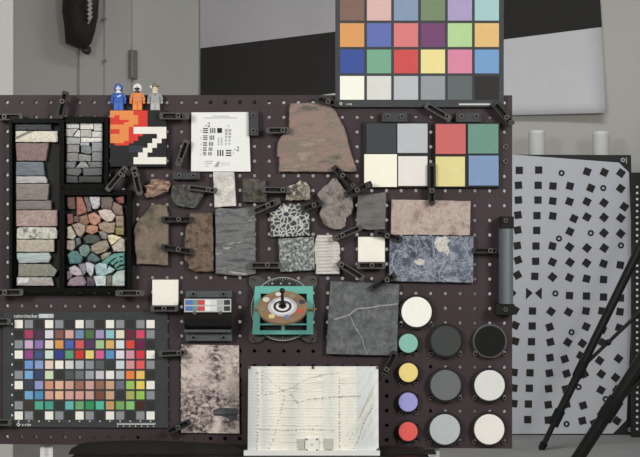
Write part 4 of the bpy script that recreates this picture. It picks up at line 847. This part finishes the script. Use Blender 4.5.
for x0, x1 in ((253, 257.6), (307.6, 316.6)): MB().rect(x0, 308.4, x1, 309.8, .0205, .027).build('pin', plain('brass_pin', C(170, 140, 84), .4, .3), sd)

# ------------------------------------------------------------------ round grey bar at the right edge
gb = thing('grey_bar', P(507, 312, 0), 'upright rounded grey bar with black ends on the right edge', 'bar')
v = []; f = []; n = 12
for py in (228.6, 304):
    for i in range(n + 1): a = PI * i / n; q = P(507.2 - 7.2 * math.cos(a), py, .04); v.append(Vector((q.x, -.02 - .022 * math.sin(a), q.z)))
m = n + 1; f = [(i, (i + 1) % m, m + (i + 1) % m, m + i) for i in range(m)] + [tuple(range(m)), tuple(m + i for i in range(m))]
obj('tube', v, f, plain('grey_aluminium', C(112, 119, 122), .45, .2, .04), gb)
for x0, y0, x1, y1, sx, sy in ((501.4, 216.4, 514, 228.5, 505.6, 220.6), (496, 304.1, 514.6, 315, 505.4, 309.5)):
    e = MB().rect(x0, y0, x1, y1, .0002, .036, .0012).build('end_block', M_gloss, gb, C(28, 28, 28)); screw(sx, sy, .0361, gb, .9)

# ------------------------------------------------------------------ brackets and clamps
def bracket(label, x0, y0, x1, y1, scr):
    t = thing('bracket', P((x0 + x1) / 2, y1, 0), label, 'bracket', 'two-screw brackets')
    MB().rect(x0, y0, x1, y1, .0002, .0145, .001).build('block', M_slate, t)
    for s in scr: screw(*s, .0146, t)
bracket('upright dark bracket at the right of the resolution chart', 248.6, 110.6, 258.4, 135.8, ((253.4, 115.5), (253.4, 130.7)))
bracket('flat dark bracket under the resolution chart', 172, 172.4, 199.8, 179.4, ((179.2, 175.6), (193.6, 175.6)))
bracket('flat dark bracket above the grey and white tiles', 382, 112.4, 407.6, 121.8, ((387.6, 116.4), (402, 116.4)))
bracket('flat dark bracket above the red tile', 456, 112.4, 481.2, 122, ((461.4, 116.5), (476.2, 116.5)))
def clamp(label, a, b, w, scr, dark=False, base=.0128, th=.008):
    ax, ay = a; bx, by = b; L = math.hypot(bx - ax, by - ay); ux, uy = (bx - ax) / L, (by - ay) / L; nx, ny = -uy, ux
    t = thing('clamp', P(*scr[0], 0), label, 'clamp', 'slotted clamps on the board')
    q = lambda s, k: (ax + ux * s + nx * k, ay + uy * s + ny * k)
    hw = w / 2; ht = base + th
    s0, s1, sw = 3.4, L - 3.4, hw - 1.25
    k0 = 1.0
    out = [q(k0, -hw), q(L - k0, -hw), q(L, -hw + k0), q(L, hw - k0), q(L - k0, hw), q(k0, hw), q(0, hw - k0), q(0, -hw + k0)]
    inn = [q(s0 + .8, -sw), q(s1 - .8, -sw), q(s1, -sw + .8), q(s1, sw - .8), q(s1 - .8, sw), q(s0 + .8, sw), q(s0, sw - .8), q(s0, -sw + .8)]
    fo = [P(x, y, ht) for x, y in out]; fi = [P(x, y, ht) for x, y in inn]
    bo = [Vector((p.x, -base, p.z)) for p in fo]; bi = [Vector((p.x, -base, p.z)) for p in fi]; f = []
    for i in range(8):
        j = (i + 1) % 8; f += [(i, j, 8 + j, 8 + i), (16 + i, 16 + j, 24 + j, 24 + i), (i, j, 16 + j, 16 + i), (8 + i, 8 + j, 24 + j, 24 + i)]
    obj('strap', fo + fi + bo + bi, f, M_clamp_dark if dark else M_clamp, t)
    mb = MB()
    ci = [P(x, y, base + .0021) for x, y in inn]; cb = [Vector((p.x, -base - .0003, p.z)) for p in ci]
    mb.add(ci + cb, [tuple(range(8)), tuple(8 + i for i in range(8))] + [(i, (i + 1) % 8, 8 + (i + 1) % 8, 8 + i) for i in range(8)])
    mb.build('slot_shade', M_hole, t)  # added near-black fill, stands in for the shade inside the open slot
    x, y = scr[0]; p = P(x, y, base); MB().tube((p.x, -.0002, p.z), (p.x, -base, p.z), 1.9 * S, n=10).build('standoff', M_hole, t)
    for k, (x, y) in enumerate(scr): screw(x, y, ht - .0012, t, 1.05 if k == 0 else .8)
CL = [('slotted clamp at the upper left edge, left of the long tray top', (-4, 116.8), (22.5, 116.8), 6.6, [(4.5, 116.6)], 0),
 ('leaning dark clamp sticking up over the board top edge at the left', (65.6, 91), (59.6, 118.4), 6.4, [(62.4, 101.4)], 1, .022),
 ('slanting clamp at the corner of the small upper tray', (106.6, 190.6), (126.4, 167), 6, [(121, 174.2), (124.8, 169.6)], 0, .022),
 ('nearly upright clamp under the brick mosaic', (133.2, 166.4), (140, 195), 6.2, [(135.2, 174.6)], 0, .017),
 ('level clamp between the brick mosaic and the resolution chart', (159.4, 115.8), (189, 115.8), 6.8, [(178.2, 115.6), (184, 115.6)], 0, .017),
 ('upright leaning clamp at the left of the resolution chart', (187, 139.6), (177.4, 166), 6, [(179.2, 160)], 0),
 ('level clamp on the left shoulder of the pinkish sandstone', (266, 130.4), (290, 130), 6.2, [(282.8, 130)], 0),
 ('dark clamp on the top right of the pinkish sandstone', (315.6, 98.6), (337.4, 103.8), 6.2, [(328, 101.6)], 1),
 ('dark slanting clamp at the foot of the pinkish sandstone', (333, 166.6), (356, 188.2), 6.6, [(342.6, 175.4), (352.6, 185.2)], 1),
 ('slanting clamp touching the corner of the cream tile', (344.4, 195.4), (372, 183.4), 6.6, [(357.2, 190), (367.6, 185.4)], 1, .0235),
 ('upper level clamp between the tall olive rock and the brown rock', (161, 219.4), (193, 219.4), 6, [(178.8, 219.4)], 1),
 ('lower tilted clamp between the tall olive rock and the brown rock', (161, 246.6), (193, 252), 6, [(178.4, 249.4)], 1),
 ('clamp holding the left edge of the white quartz', (187, 187), (217, 190.8), 5.4, [(208.4, 189.8)], 0, .0145),
 ('level clamp between the dark squarish rock and the knobby rock', (262, 189.6), (290, 190), 6, [(283, 190)], 0, .0165),
 ('slanting clamp on the upper right corner of the layered slab', (251.6, 212.4), (280, 200.4), 6.4, [(268, 205.4), (275.4, 202.4)], 0, .0125),
 ('short slanting clamp on the right side of the conglomerate', (301, 209.8), (322, 202.4), 6, [(314, 205.2)], 1, .0145),
 ('slanting clamp above the white ribbed rock', (332.6, 239.2), (361.6, 227), 6, [(342.6, 235.2), (337.2, 237.4)], 0, .0145),
 ('slanting clamp below the white ribbed rock', (337.6, 262.6), (364, 278.8), 6.2, [(341.6, 264.8)], 0, .0145),
 ('slanting clamp from the grey slab onto the blue marbled slab', (374.4, 232), (402.6, 240), 6, [(387.2, 235.6)], 1),
 ('level clamp under the white tile beside the marbled slab', (356.6, 265.5), (385.6, 265.5), 6.6, [(372, 265.5)], 0),
 ('slanting clamp between the marbled slab and the veined slab', (370, 289.4), (396, 275), 6.4, [(387, 279.8)], 1),
 ('level clamp at the lower right of the layered slab', (249, 265.4), (281.6, 265.4), 6.2, [(267.4, 265.2)], 0),
 ('level clamp at the right edge of the blue marbled slab', (472, 250.6), (498.6, 250.6), 5.4, [(490.4, 250.6)], 1),
 ('upright clamp between the two four-tile holders', (431.8, 163), (431.8, 205), 6.4, [(431.6, 190.6)], 1),
 ('slanting clamp on the lower edge of the large colour chart', (425.4, 104.4), (451, 119.4), 6.4, [(446.8, 116.6)], 0),
 ('slanting clamp at the top right corner of the board', (493.6, 102.4), (512.6, 125), 7.2, [(506.4, 117.4), (510.4, 122)], 1),
 ('level clamp under the lower left corner of the long tray', (-4, 292.6), (23, 292.4), 6.6, [(4.8, 292.5)], 0, .022),
 ('level clamp under the lower tray of coloured stones', (115.4, 293.2), (144, 293.2), 6, [(138.6, 293), (121, 293)], 0, .022),
 ('level clamp under the white tile above the colour chart', (150.4, 308.5), (178.4, 308.5), 6, [(164.2, 308.4)], 0),
 ('level clamp on the upper left corner of the printed photo', (158.6, 354), (187.2, 352.6), 5.6, [(179, 353)], 0),
 ('slanting clamp on the lower left corner of the printed photo', (165.6, 433.2), (190.4, 421.6), 6.4, [(178, 427.4)], 1),
 ('slanting clamp at the lower right corner of the veined slab', (382.6, 377), (396, 351.6), 6.4, [(386.6, 369.4), (383.8, 374.8)], 1),
 ('short clamp on the upper left edge of the small-patch chart', (-13, 321.3), (10.6, 321.3), 6.4, [(-7.4, 321.3)], 0),
 ('short clamp on the lower left edge of the small-patch chart', (-13, 422.6), (11.4, 422.6), 6.4, [(-7.4, 422.6)], 0)]
for c in CL: clamp(*c[:5], dark=bool(c[5]), base=c[6] if len(c) > 6 else .0128)
